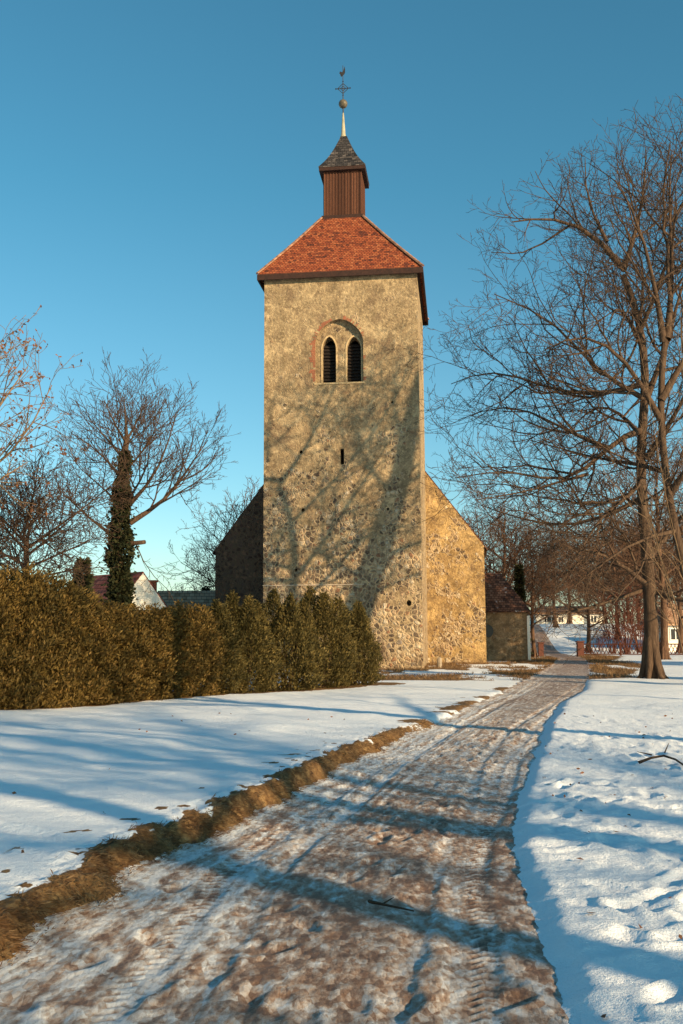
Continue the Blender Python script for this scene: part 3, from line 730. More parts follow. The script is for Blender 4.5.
nr = bm_obj('roof', bm, MAT['annex_tiles'], nave); face_uv(nr.data)
# annex on the right side of the nave
AX0 = 5.0
def locy(px, py, yl): return loc(px, py, DEP+0.02+yl)
ax1, _ = locy(527.5, 640, AX0); _, aez = locy(505, 611, AX0); _, aez0 = locy(505, 573, AX0+2.0)
annex = empty('sacristy', nave_o, TH)
tag(annex, 'low plastered sacristy with snow dusted tiled roof beside the nave', 'annex')
annex.location = nave_o
bm = bmesh.new(); box(bm, nx1+0.004, ax1, AX0, AX0+4.6, -0.3, aez); bm_obj('wall', bm, MAT['annex'], annex)
hip_roof('roof', nx1+0.004, ax1+0.22, AX0-0.22, AX0+4.8, aez+0.01, nx1+0.004, nx1+(ax1-nx1)*0.45, AX0+2.2, AX0+2.4, aez0, MAT['annex_tiles'], annex, 0.09)
cx_, cz_ = locy(488, 631, AX0)
bm = bmesh.new()
pts = [(cx_+0.32*math.cos(t), cz_+0.38*math.sin(t)) for t in [i*math.pi/8 for i in range(16)]]
prism(bm, pts, AX0-0.02, AX0+0.05); wn = bm_obj('window', bm, MAT['glass'], annex)
bm = bmesh.new(); box(bm, ax1-0.003, ax1+0.16, AX0-0.05, AX0+0.4, -0.2, aez-0.3); bm_obj('lit_edge', bm, MAT['white_wall'], annex)  # pale strip added for the sunlit right edge of the sacristy

# low kerb stones & post by the nave
def rock(name, p, sx_, sy_, sz_, seed, mat, parent=None):
    bm = bmesh.new(); bmesh.ops.create_icosphere(bm, subdivisions=2, radius=1); q = random.Random(seed)
    for v in bm.verts:
        v.co = Vector((v.co.x*sx_, v.co.y*sy_, v.co.z*sz_))*q.uniform(0.85, 1.12)
    o = bm_obj(name, bm, mat, parent); o.location = p; o.rotation_euler = (0, 0, q.uniform(0, 3)); return o
p = gnd(439.5, 668, 0.0)
bm = bmesh.new(); lathe(bm, [(0.13, -0.1), (0.12, 0.35), (0.09, 0.48), (0.03, 0.52)], 0, 0, 8)
o = bm_obj('stone_post', bm, MAT['stone']); o.location = (p.x, p.y, 0); tag(o, 'short weathered stone post in the grass before the nave wall', 'stone post')
p = gnd(530.5, 653.5, 0.0); o = rock('boulder', (p.x, p.y, 0.12), 0.55, 0.5, 0.38, 4, MAT['stone']); tag(o, 'sunlit boulder at the right corner of the sacristy', 'boulder')

# ------------------------------------------------------------------ houses
def house(name, peak, rz, halfw, length, pitch, wallh, wallmat, roofmat):
    """ridge runs along local +y from the gable at y=0; local origin below the peak at ground"""
    o = empty(name, (peak.x, peak.y, 0), rz); zr = peak.z; ze = zr-halfw*math.tan(pitch)
    bm = bmesh.new(); prism(bm, [(-halfw, -1), (halfw, -1), (halfw, ze), (0, zr), (-halfw, ze)], 0, length); bm_obj('wall', bm, wallmat, o)
    bm = bmesh.new()
    for s in (-1, 1):
        xe = s*(halfw+0.3); zz_ = ze-0.3*math.tan(pitch)
        prism(bm, [(0, zr+0.01), (xe, zz_+0.01), (xe, zz_+0.07), (0, zr+0.08)], -0.02, length+0.15)
    r_ = bm_obj('roof', bm, roofmat, o); face_uv(r_.data)
    return o, r_, ze
pk = at(143, 573, 52); h1, hr, ze1 = house('house', pk, R(46), 2.1, 6.6, R(49), 3, MAT['white_wall'], MAT['far_tiles'])
tag(h1, 'white gabled house with red tiled roof behind the ivy covered tree', 'house')
pk = at(158, 592, 62); h2, hr2, _ = house('house', pk, R(-84), 2.8, 4.6, R(42), 3, MAT['stone'], MAT['brown_tiles'])
tag(h2, 'low brown roofed house beyond the white gable at the hedge', 'house')
bm = bmesh.new(); cp = at(152.5, 590, 54); box(bm, -0.2, 0.2, -0.2, 0.2, -1.0, 0.42); box(bm, -0.25, 0.25, -0.25, 0.25, 0.422, 0.52)
o = bm_obj('chimney', bm, MAT['brick'], hr); bpy.context.view_layer.update(); o.matrix_world = Matrix.Translation(cp)
# white house across the field
def flat_house(name, px0, px1, pyt, pyb, Y, depth, wallmat, roofh, wins, zbase=None, plinth=False):
    a = at(px0, pyb, Y); b = at(px1, pyb, Y); t = at(px0, pyt, Y); w_ = b.x-a.x; z0 = a.z; h = t.z-a.z
    o = empty(name, (a.x, Y, z0)); bm = bmesh.new(); box(bm, 0, w_, 0, depth, -2.5, h); bm_obj('wall', bm, wallmat, o)
    hip_roof('roof', -0.4, w_+0.4, -0.4, depth+0.4, h+0.01, 1.5, w_-1.5, depth/2-0.2, depth/2+0.2, h+roofh, MAT['brown_tiles'], o, 0.15)
    for q0, q1, r0, r1 in wins:
        c0 = at(q0, r1, Y); c1 = at(q1, r0, Y); x0, x1, z0_, z1_ = c0.x-a.x, c1.x-a.x, c0.z-a.z, c1.z-a.z
        bm = bmesh.new(); f_ = 0.09
        box(bm, x0-f_, x0, -0.05, 0.02, z0_-f_, z1_+f_); box(bm, x1, x1+f_, -0.05, 0.02, z0_-f_, z1_+f_)
        box(bm, x0, x1, -0.05, 0.02, z1_, z1_+f_); box(bm, x0, x1, -0.05, 0.02, z0_-f_, z0_)
        xm = (x0+x1)/2; box(bm, xm-0.04, xm+0.04, -0.045, 0.02, z0_, z1_)
        wn = bm_obj('window', bm, MAT['white_frame'], o)
        bm = bmesh.new(); box(bm, x0, x1, -0.015, 0.01, z0_, z1_); bm_obj('pane', bm, MAT['glass'], wn)
    return o
o = flat_house('house', 536, 606, 613, 627.5, 118, 8, MAT['white_wall'], 0.9, [(544.5,549,617,622),(550,553,617,622),(559,563,617,622),(568,572,617,622),(591,596,616,622)])
tag(o, 'long low white house with small dark windows across the snowy field', 'house')
o = flat_house('house', 667, 700, 624, 652, 86, 7, MAT['white_wall'], 2.2, [(671,680,629,639.5)])
tag(o, 'white house with a pale framed window behind the fence at the right edge', 'house')
# lamp-less things: fence
def fence_run(p0, p1, name, label):
    d = (p1-p0); L = d.length; o = empty(name, p0, math.atan2(d.y, d.x)); tag(o, label, 'fence')
    bm = bmesh.new(); x = 0.15; nP = int(L/2.2)
    while x < L:
        # rustic crossed lattice between the rails
        bm2 = None
        for s in (-1, 1):
            a_ = (x-s*0.16, 0.05*s*0.3, 0.12); b_ = (x+s*0.16, 0.05*s*0.3, 0.86); bar(bm, a_, b_, 0.022)
        x += 0.26
    bm_obj('lattice', bm, MAT['fence'], o)
    for z in (0.14, 0.86):
        bm = bmesh.new(); box(bm, 0, L, -0.05, 0.05, z-0.04, z+0.04); bm_obj('rail', bm, MAT['fence'], o)
    for i in range(nP+1):
        bm = bmesh.new(); x = i*L/nP; box(bm, x-0.07, x+0.07, -0.075, 0.075, -0.2, 1.0); bm_obj('post', bm, MAT['fence'], o)
    return o
f0 = gnd(583, 656, 0); f1 = gnd(700, 656.5, 0); f0.z = 0; f1.z = 0
fence_run(f0, f1, 'lattice_fence', 'long red brown lattice fence behind the big bare tree')
def pillar(px, py, w_, h, mat, label):
    p = gnd(px, py, 0); bm = bmesh.new(); box(bm, -w_/2, w_/2, -w_/2, w_/2, -0.2, h); o = bm_obj('gate_pillar', bm, mat)
    bm = bmesh.new(); box(bm, -w_/2-0.06, w_/2+0.06, -w_/2-0.06, w_/2+0.06, h+0.002, h+0.08); bm_obj('cap', bm, mat, o); o.location = (p.x, p.y, 0); tag(o, label, 'gate pillar'); return o
pillar(580.5, 656.5, 0.45, 1.02, MAT['fence'], 'squat red brown gate pillar at the left end of the lattice fence')
pillar(541, 656.5, 0.36, 0.95, MAT['fence'], 'red brown gate pillar left of the path beyond the sacristy')

# ------------------------------------------------------------------ trees
class Wood:
    def __init__(s, seed): s.paths = []; s.r = random.Random(seed); s.tips = []
    def vec(s): 
        r = s.r; return Vector((r.gauss(0,1), r.gauss(0,1), r.gauss(0,1)))
    def grow(s, p, d, L, r0, lvl, P):
        r = s.r; n = max(3, min(9, int(L/P['step'][min(lvl, len(P['step'])-1)])+2))
        pts = [p.copy()]; rad = [r0]; d = d.normalized(); q = p.copy()
        wan = P['wander']*(1.0 if lvl else 0.5); rend = max(P['rmin'], r0*0.28)
        for i in range(n):
            d = (d+s.vec()*wan+Vector((0,0,P['up']))*(1.0 if d.z < 0.85 else 0)).normalized()
            q = q+d*(L/n); pts.append(q.copy()); t = (i+1)/n; rad.append(max(P['rmin'], r0*(1-t)+rend*t))
        s.paths.append((pts, rad)); s.kids(pts, rad, L, lvl, P)
        if lvl >= P['max']: s.tips.append(pts[-1])
    def kids(s, pts, rad, L, lvl, P, t0=None):
        if lvl >= P['max'] or L < P['minL']: s.tips.append(pts[-1]); return
        r = s.r; dens = P['dens'][min(lvl, len(P['dens'])-1)]; k = max(2, int(L*dens+r.random())); n = len(pts)-1
        az = r.uniform(0, 6.28); t0 = P['t0'] if t0 is None else t0
        for j in range(k):
            t = t0+(1-t0)*((j+r.random()*0.8)/k); t = min(t, 0.995); f = t*n; i = int(f); f -= i
            p = pts[i].lerp(pts[i+1], f); d = (pts[i+1]-pts[i]).normalized(); rr_ = rad[i]*(1-f)+rad[i+1]*f
            az += 2.4+r.uniform(-0.5, 0.5); a = R(r.uniform(*P['ang']))
            s1 = d.orthogonal().normalized(); s2 = d.cross(s1)
            dn = d*math.cos(a)+(s1*math.cos(az)+s2*math.sin(az))*math.sin(a)
            LL = L*r.uniform(*P['ratio'])*(1.08-0.55*t)
            LL = min(LL, P.get('cap', [99]*9)[min(lvl, 4)])
            if LL < P['minL']*0.6: LL = P['minL']*0.6
            s.grow(p, dn, LL, max(P['rmin'], min(rr_*0.72, 0.013*LL+0.004)), lvl+1, P)
    def guide(s, pts, r0, r1, P, lvl=0, t0=0.15, L=None):
        """a hand-laid limb, roughened, with children grown from it"""
        q = []
        for a, b in zip(pts, pts[1:]):
            k = max(1, int((b-a).length/0.8))
            for i in range(k): q.append(a.lerp(b, i/k)+s.vec()*min(0.07, (b-a).length*0.03))
        q.append(pts[-1]); n = len(q)-1
        # smooth
        for _ in range(2): q = [q[0]]+[(q[i-1]+q[i]*2+q[i+1])/4 for i in range(1, n)]+[q[-1]]
        rad = [r0+(r1-r0)*(i/n)**0.62 for i in range(n+1)]
        s.paths.append((q, rad)); LL = sum((b-a).length for a, b in zip(q, q[1:]))
        if P: s.kids(q, rad, L or LL, lvl, P, t0)
        return q, rad
def tubes(paths, origin):
    V = []; Fc = []
    for pts, rad in paths:
        rm = rad[0]; ns = 12 if rm > 0.25 else 8 if rm > 0.1 else 5 if rm > 0.035 else 3
        base_i = len(V); n = len(pts); up = None
        for i in range(n):
            d = (pts[min(i+1, n-1)]-pts[max(i-1, 0)])
            if d.length < 1e-6: d = Vector((0,0,1))
            d.normalize()
            if up is None: up = d.orthogonal().normalized()
            else:
                up = (up-d*up.dot(d)); up = up.normalized() if up.length > 1e-5 else d.orthogonal().normalized()
            sd_ = d.cross(up); p = pts[i]-origin; r = rad[i]
            for k in range(ns):
                a = 2*math.pi*k/ns; V.append((p.x+(up.x*math.cos(a)+sd_.x*math.sin(a))*r, p.y+(up.y*math.cos(a)+sd_.y*math.sin(a))*r, p.z+(up.z*math.cos(a)+sd_.z*math.sin(a))*r))
        for i in range(n-1):
            for k in range(ns):
                a = base_i+i*ns+k; b = base_i+i*ns+(k+1)%ns; Fc.append((a, b, b+ns, a+ns))
        Fc.append(tuple(base_i+(n-1)*ns+k for k in range(ns)))
    return V, Fc
def make_tree(name, wood, trunk_n, origin, label, cat='tree', mat='bark', group=None):
    o = empty(name, origin); tag(o, label, cat, group)
    V, Fc = tubes(wood.paths[:trunk_n], origin); mesh_obj('trunk', V, Fc, MAT[mat], o, True)
    V, Fc = tubes(wood.paths[trunk_n:], origin); mesh_obj('crown', V, Fc, MAT[mat], o, True)
    return o
def flare(w, base_p, r, top=1.2, roots=6):
    """root flare"""
    for i in range(roots):
        a = i*2*math.pi/roots+w.r.uniform(-0.3, 0.3); d = Vector((math.cos(a), math.sin(a), 0)); k = w.r.uniform(1.7, 2.3)
        pts = [base_p+d*r*k+Vector((0,0,-0.08)), base_p+d*r*1.25+Vector((0,0,0.14)), base_p+d*r*0.75+Vector((0,0,0.55)), base_p+d*r*0.35+Vector((0,0,top*1.1)), base_p+d*r*0.1+Vector((0,0,top*1.5))]
        w.paths.append((pts, [r*0.12, r*0.30, r*0.42, r*0.48, r*0.3]))

PT = dict(step=[0.7,0.5,0.35,0.25,0.2], wander=0.17, up=0.07, rmin=0.0065, max=5, minL=0.34, dens=[1.5,1.9,2.7,4.0,4.5], t0=0.12, ang=(28,62), ratio=(0.40,0.72), cap=[5.5,2.8,1.4,0.75,0.45])
# --- tree A, the big bare tree right of the path
YA = 35.0
def gl(w, pix, Y0, Y1, r0, r1, P, lvl=0, t0=0.15, L=None):
    n = len(pix)-1; pts = [at(x, y, Y0+(Y1-Y0)*(i/n)) for i, (x, y) in enumerate(pix)]
    return w.guide(pts, r0, r1, P, lvl, t0, L)
A_ = Wood(21); pb = at(652, 681, YA); pb.z = 0
PA = dict(PT); PA.update(max=4)
A_.guide([pb+Vector((0,0,-0.2)), at(652,640,YA), at(650,590,YA), at(646,540,YA), at(641,490,YA), at(642,430,YA), at(646,372,YA), at(640,320,YA), at(623,275,YA)], 0.285, 0.11, None)
flare(A_, pb, 0.33); ntA = len(A_.paths)
lim = [
 ([(623,266),(606,238),(582,222),(550,216),(512,222)], 0, -2.5, .13, .02),
 ([(623,270),(630,250),(640,210),(648,175),(646,150)], 0, 1.5, .12, .02),
 ([(606,242),(592,212),(580,188),(585,158)], 0, 1, .08, .015),
 ([(644,400),(622,386),(592,368),(563,328),(532,306),(494,294)], 0, -3, .11, .015),
 ([(646,384),(620,392),(590,398),(545,388),(492,366),(451,384)], 0, 2.5, .12, .015),
 ([(642,430),(630,430),(602,446),(590,474),(562,490),(518,466),(455,478)], 0, -2, .13, .015),
 ([(602,446),(552,424),(508,396),(458,420)], -0.5, 3, .08, .015),
 ([(590,474),(560,480),(520,495),(475,500)], -0.6, -4, .07, .015),
 ([(642,500),(610,520),(570,530),(520,520),(480,505)], 0, 3.5, .10, .015),
 ([(648,585),(630,567),(608,552),(578,540),(545,545)], 0, -3, .11, .02),
 ([(644,592),(615,602),(585,612),(541,616)], 0, -1.5, .09, .02),
 ([(650,560),(668,540),(690,500),(720,480)], 0, 1, .12, .02),
 ([(652,590),(672,602),(700,610),(740,600)], 0, -2, .13, .02),
 ([(644,460),(670,430),(690,380),(720,340)], 0, -3, .13, .02),
 ([(646,400),(665,350),(680,290),(700,240)], 0, 2, .13, .02),
 ([(642,330),(660,290),(672,240),(676,200)], 0, -2, .10, .02),
 ([(643,480),(620,500),(600,515),(575,560)], 0, -6, .11, .02),
 ([(643,440),(630,420),(600,400),(560,440)], 0, 6, .11, .02),
 ([(644,360),(640,330),(620,300),(610,320)], 0, -6, .09, .02),
 ([(640,320),(640,290),(640,250),(610,220)], 0, 5, .09, .02),
]
for pix, d0, d1, r0, r1 in lim:
    gl(A_, pix, YA+d0, YA+d1, r0, r1, PA, 0, 0.12)
make_tree('bare_tree', A_, ntA, pb, 'tall bare tree with thick trunk and wide limbs right of the path', mat='bark')
# --- tree C, trunk off the right edge, leaning in
YC = 31.0; Cw = Wood(33); pc = at(716, 700, YC); pc.z = 0
Cw.guide([pc+Vector((0,0,-0.2)), at(702,640,YC), at(690,590,YC), at(676,530,YC), at(664,470,YC), at(660,410,YC), at(665,340,YC)], 0.18, 0.10, None)
flare(Cw, pc, 0.20); ntC = len(Cw.paths)
for pix, d0, d1, r0, r1 in [
 ([(665,340),(655,290),(645,240),(635,200),(615,180)], 0, -2, .13, .02),
 ([(665,340),(675,280),(672,220),(668,180),(672,150)], 0, 2, .13, .02),
 ([(660,420),(640,380),(610,340),(580,330),(545,350)], 0, -3, .11, .015),
 ([(664,470),(640,455),(615,470),(580,455),(530,440)], 0, 3, .10, .015),
 ([(676,530),(655,530),(630,545),(600,560),(570,590)], 0, -2, .09, .015),
 ([(662,400),(690,350),(720,290),(740,230)], 0, 0, .14, .02),
 ([(668,490),(700,450),(740,420)], 0, -2, .13, .02),
 ([(690,590),(720,560),(760,540)], 0, 1, .13, .02)]:
    gl(Cw, pix, YC+d0, YC+d1, r0, r1, PA, 0, 0.12)
make_tree('bare_tree', Cw, ntC, pc, 'leaning bare tree at the right edge with its trunk outside the picture', mat='bark')
# --- saplings in front
PS = dict(PT); PS.update(max=2, dens=[0.9,1.6,2.5], rmin=0.006, up=0.12, cap=[1.8,0.8,0.5,.4,.4], ang=(18,40))
S_ = Wood(8); ps = at(706, 720, 24); ps.z = 0
for pix, d in [([(706,715),(690,600),(668,500),(650,420),(640,350)], 0), ([(707,715),(700,600),(690,480),(684,380),(680,300)], 0.6), ([(708,715),(680,620),(655,540),(632,470)], -0.6), ([(706,715),(672,610),(662,560),(640,480)], 0.4)]:
    gl(S_, pix, 24, 24+d, .035, .007, PS, 0, 0.2)
o = empty('sapling', ps); tag(o, 'cluster of thin pale sapling stems at the right edge', 'sapling')
V, Fc = tubes(S_.paths, ps); mesh_obj('stems', V, Fc, MAT['bark_pale'], o, True)
# --- ivy tree on the left
YI = 44.0; I_ = Wood(44); pi_ = at(119, 640, YI); pi_.z = 0
PI_ = dict(PT); PI_.update(max=4, rmin=0.008, up=0.09, wander=0.12, dens=[2.0,2.0,2.6,3.2,4], cap=[3.6,2.3,1.3,0.7,0.5], ang=(22,52))
I_.guide([pi_+Vector((0,0,-0.2)), at(119,600,YI), at(118,540,YI), at(121,490,YI), at(125,450,YI), at(127,435,YI)], 0.42, 0.12, None)
ntI = len(I_.paths)
for pix, d0, d1, r0, r1 in [
 ([(127,437),(127,405),(124,384)], 0, 0, .16, .03),
 ([(127,440),(134,415),(147,385)], 0, 2, .11, .03),
 ([(126,445),(116,418),(104,386)], 0, -2, .12, .03),
 ([(124,458),(110,440),(98,420),(82,395)], 0, 1, .13, .02),
 ([(130,504),(148,488),(162,470),(168,440),(176,400)], 0, -1, .18, .03),
 ([(130,522),(150,510),(166,502),(186,472),(208,440)], 0, 1, .22, .03),
 ([(152,509),(172,494),(195,490),(214,468)], 0, -2, .10, .02),
 ([(126,470),(145,450),(155,425),(164,385)], 0, 3, .11, .02),
 ([(121,475),(104,455),(90,440),(72,420)], 0, -3, .12, .02),
 ([(110,534),(88,520),(70,500),(55,485)], 0, 1, .14, .02),
 ([(116,500),(96,482),(78,470),(66,450)], 0, 3, .09, .02),
 ([(125,455),(128,440),(135,420),(128,390)], 0, 5, .10, .02),
 ([(125,465),(122,440),(115,420),(125,385)], 0, -5, .10, .02),
 ([(128,500),(140,480),(150,460),(150,425)], 0, -5, .12, .02),
 ([(136,545),(143,560),(150,580),(170,592)], 0, 0, .05, .02)]:
    gl(I_, [(x_, y_+(14 if y_ < 432 else 0)) for x_, y_ in pix], YI+d0, YI+d1, r0*0.62, r1*0.6, PI_, 0, 0.18)
gl(I_, [(128,544),(136,543),(145,542)], YI, YI-0.3, .12, .09, None)
it = make_tree('ivy_clad_tree', I_, ntI, pi_, 'round crowned bare tree whose trunk is wrapped in dark ivy', mat='bark_dark')
n = 12000; tz = rs.uniform(0, 1, n); a = rs.uniform(0, 6.28, n)
pyv = 645-tz*(645-452); hx = 119+np.interp(pyv, [440,490,540,640], [7.5,3,0,1]); rad_px = np.interp(pyv, [448,470,500,540,600,645], [1.5,3,6.5,10,12,11])
rad_m = rad_px*0.046*(0.35+1.25*fbm(np.cos(a)*1.6+20, np.sin(a)*1.6+pyv*0.11, 4, 7, 0.65)**1.3)*(0.62+0.95*vn(pyv*0.075, pyv*0, 19))*rs.uniform(0.3, 1.15, n)**0.5
pts = np.array([tuple(at(float(x), float(y), YI)) for x, y in zip(hx, pyv)])
P = pts+np.stack([np.cos(a)*rad_m, np.sin(a)*rad_m, rs.normal(size=n)*0.05], -1)-np.array(pi_)
D = np.stack([np.cos(a), np.sin(a), rs.uniform(-0.8, 0.6, n)], -1)+rs.normal(size=(n,3))*0.5
P = P+(rs.uniform(0, 1, n) > 0.93)[:, None]*np.stack([np.cos(a), np.sin(a), -0.6+0*a], -1)*rs.uniform(0, 0.35, n)[:, None]
leaf_mesh('ivy', P, D, 0.16, MAT['ivy'], it, 0.8)
# --- left edge tree with russet leaves
YL = 26.0; L_ = Wood(55); pL_ = at(-75, 700, YL); pL_.z = 0
PL_ = dict(PT); PL_.update(max=3, rmin=0.006, dens=[2.2,2.4,3.0,3], cap=[2.0,1.2,0.7,0.45,.4], up=0.08)
L_.guide([pL_+Vector((0,0,-0.2)), at(-72,600,YL), at(-62,520,YL), at(-50,470,YL)], 0.22, 0.12, None); ntL = len(L_.paths)
for pix, d0, d1 in [([(-52,480),(-20,430),(8,392),(28,366)], 0, 1), ([(-55,500),(-15,478),(15,455),(36,425),(52,385)], 0, -1), ([(-50,470),(-35,400),(-12,370),(2,356)], 0, 0), ([(-58,520),(-25,500),(8,468),(28,462)], 0, 1.5), ([(-50,480),(-80,420),(-100,360)], 0, 0), ([(-50,470),(-50,420),(-30,380),(-10,362)], 0, -3)]:
    gl(L_, pix, YL+d0, YL+d1, .07, .012, PL_, 0, 0.2)
lt_ = make_tree('bare_tree', L_, ntL, pL_, 'slender tree with last russet leaves reaching in at the left edge', mat='bark_pale')
tp = [t for t in L_.tips]; rnd.shuffle(tp); tp = tp[:2600]
P = np.array([tuple(t-pL_) for t in tp]); leaf_mesh('leaves', P, rs.normal(size=(len(P),3))+np.array([0,0,-0.7]), 0.10, MAT['dryleaf'], lt_, 0.65)
# --- generic wood for the rest
def generic(seed, H, trunk_h, spread, P, r0=None, stems=1):
    w = Wood(seed); r0 = r0 or H*0.02; o = Vector((0,0,0))
    top = Vector((w.r.uniform(-.4,.4), w.r.uniform(-.4,.4), H*0.72))
    q, rad = w.guide([o+Vector((0,0,-0.2)), Vector((0.05,0,trunk_h*0.6)), Vector((0.1,0.1,trunk_h)), top], r0, r0*0.3, None)
    flare(w, o, r0, 0.9, 5); nt_ = len(w.paths)
    nl = 15; z0 = trunk_h
    for i in range(nl):
        t = i/(nl-1); z = z0+(H*0.72-z0)*t; k = min(range(len(q)), key=lambda j: abs(q[j].z-z)); p = q[k]
        az = i*2.4+w.r.uniform(-.4,.4); Lh = spread*(1.0-0.45*t)*w.r.uniform(0.8, 1.1); lift = 0.45+0.9*t
        e = Vector((math.cos(az), math.sin(az), 0)); pts = [p, p+e*Lh*0.35+Vector((0,0,Lh*0.30*lift)), p+e*Lh*0.7+Vector((0,0,Lh*0.62*lift)), p+e*Lh+Vector((0,0,Lh*0.85*lift))]
        w.guide(pts, rad[k]*0.62, 0.02, P, 0, 0.15)
    w.guide([top, top+Vector((0.3,0.2,H*0.14)), top+Vector((0.1,-.2,H*0.25))], r0*0.3, 0.02, P, 0, 0.05)
    return w, nt_
PG = dict(PT); PG.update(max=3, rmin=0.0075, dens=[1.3,1.6,2.4,3.2], cap=[4.5,2.2,1.2,0.6,.5])
PF = dict(PT); PF.update(max=3, rmin=0.014, dens=[1.9,2.0,2.4,3.2], cap=[4.5,2.2,1.3,0.8,.6], minL=0.5)
W1, n1_ = generic(101, 16, 4.0, 6.5, PF); W2, n2_ = generic(102, 13, 2.4, 5.5, PF); W3, n3_ = generic(103, 18, 5.0, 6.0, PG)
FAR = 'bare trees beyond the church'
def place(proto, px, pyb, Y, pytop, H, rz, label, group=None, sx_=1.0):
    p = at(px, 640, Y); zb_ = 2.7*float(sst(84, 112, np.array(Y))); top = at(px, pytop, Y).z
    s = (top-zb_)/H
    if proto.get('used'): o = copy_tree(proto['o'])
    else: o = proto['o']; proto['used'] = True
    o.location = (p.x, Y, zb_); o.rotation_euler = (0,0,rz); o.scale = (s*sx_, s*sx_, s); o['label'] = label; o['category'] = 'tree'
    if group: o['group'] = group
    return o
p1 = {'o': make_tree('bare_tree', W1, n1_, Vector((0,0,0)), 'x', mat='bark_far')}
p2 = {'o': make_tree('bare_tree', W2, n2_, Vector((0,0,0)), 'x', mat='bark_far')}
p3 = {'o': make_tree('bare_tree', W3, n3_, Vector((0,0,0)), 'x', mat='bark')}
for d in (p1, p2, p3): del d['o']['label']
place(p1, 505, 655, 76, 492, 15.6, 0.3, 'bare tree rising behind the sacristy roof', FAR)
place(p2, 534, 655, 70, 530, 12.8, 1.9, 'bare tree with dark trunk at the right corner of the sacristy', FAR)
place(p2, 478, 655, 92, 505, 12.8, 4.2, 'bare tree partly hidden behind the right slope of the nave', FAR)
place(p1, 556, 655, 105, 520, 15.6, 2.2, 'bare tree beyond the gate above the white house', FAR)
place(p2, 588, 655, 84, 520, 12.8, 5.1, 'bare tree with straight trunk in front of the long white house', FAR)
place(p1, 618, 655, 96, 510, 15.6, 3.9, 'bare tree behind the reddish shrubs and the fence', FAR)
place(p2, 640, 655, 102, 515, 12.8, 0.9, 'distant bare tree behind the thick trunk of the big tree', FAR)
place(p1, 663, 655, 62, 430, 15.6, 5.5, 'dark trunked tree just behind and right of the big tree', FAR)
place(p2, 690, 655, 95, 500, 12.8, 2.9, 'distant bare tree above the white house at the right edge', FAR)
place(p2, 545, 655, 135, 560, 12.8, 3.3, 'far small bare tree behind the long white house', FAR)
place(p1, 600, 655, 140, 560, 15.6, 1.3, 'far bare tree above the right end of the long white house', FAR)
for k_, (px_, Y_, pt_, lab_) in enumerate([(570, 116, 535, 'distant bare tree between the gate and the straight trunk'), (606, 110, 540, 'distant bare tree above the right part of the white house'), (630, 118, 535, 'distant bare tree filling the gap left of the thick trunk'), (652, 112, 525, 'distant bare tree right behind the thick trunk'), (680, 80, 520, 'bare tree beside the white house at the right edge'), (520, 112, 520, 'distant bare tree above the sacristy'), (668, 125, 520, 'farthest bare tree at the right behind the fence')]):
    place((p1, p2)[k_ % 2], px_, 655, Y_, pt_, (15.6, 12.8)[k_ % 2], k_*1.3, lab_, FAR, 1.25)
place(p2, 243, 655, 82, 486, 12.8, 2.6, 'thin bare tree peeking out left of the tower above the nave')
place(p2, 222, 655, 84, 535, 12.8, 0.2, 'low bare tree at the left eave of the nave')
# dark fruit tree on the left
PB = dict(PT); PB.update(max=4, rmin=0.0075, dens=[5.0,4.5,4,3.6], up=0.02, wander=0.22, cap=[2.8,1.6,0.9,0.5,.4])
Wd_ = Wood(71); YD = 33; pd = at(26, 640, YD); pd.z = 0
Wd_.guide([pd+Vector((0,0,-.2)), at(27,600,YD), at(26,538,YD)], 0.17, 0.09, None); ntD = len(Wd_.paths)
for i in range(11):
    az = i*2.4; e = Vector((math.cos(az), math.sin(az), 0)); p = at(26, 580-i*4.0, YD); L = 2.7*Wd_.r.uniform(.75,1.1); lf = 0.25+0.09*i
    Wd_.guide([p, p+e*L*.4+Vector((0,0,L*.35*lf)), p+e*L*.8+Vector((0,0,L*.6*lf)), p+e*L*1.0+Vector((0,0,L*.85*lf))], .055, .012, PB, 0, .1)
make_tree('fruit_tree', Wd_, ntD, pd, 'low dark dense bare tree behind the left end of the hedge', mat='bark_dark')

# --- trees that stand outside the frame and throw the shadows on path and snow
OFF = 'bare trees outside the frame'
def off(px, py, dist, s, rz, label):
    g_ = gnd(px, py, 0); o = copy_tree(p3['o']) if p3.get('used') else p3['o']; p3['used'] = True
    o.location = (g_.x+math.sin(SUN_AZ)*dist, g_.y-math.cos(SUN_AZ)*dist, 0); o.rotation_euler = (0,0,rz); o.scale = (s,s,s)
    o['label'] = label; o['category'] = 'tree'; o['group'] = OFF
off(600, 738, 13, 1.0, 0.4, 'bare tree outside the frame shading the far bend of the path')
off(420, 915, 17, 0.95, 2.1, 'bare tree outside the frame shading the near path')
off(350, 802, 26, 1.05, 4.0, 'bare tree outside the frame shading the middle of the path')
off(640, 830, 30, 1.0, 1.2, 'bare tree outside the frame to the right of the snow')

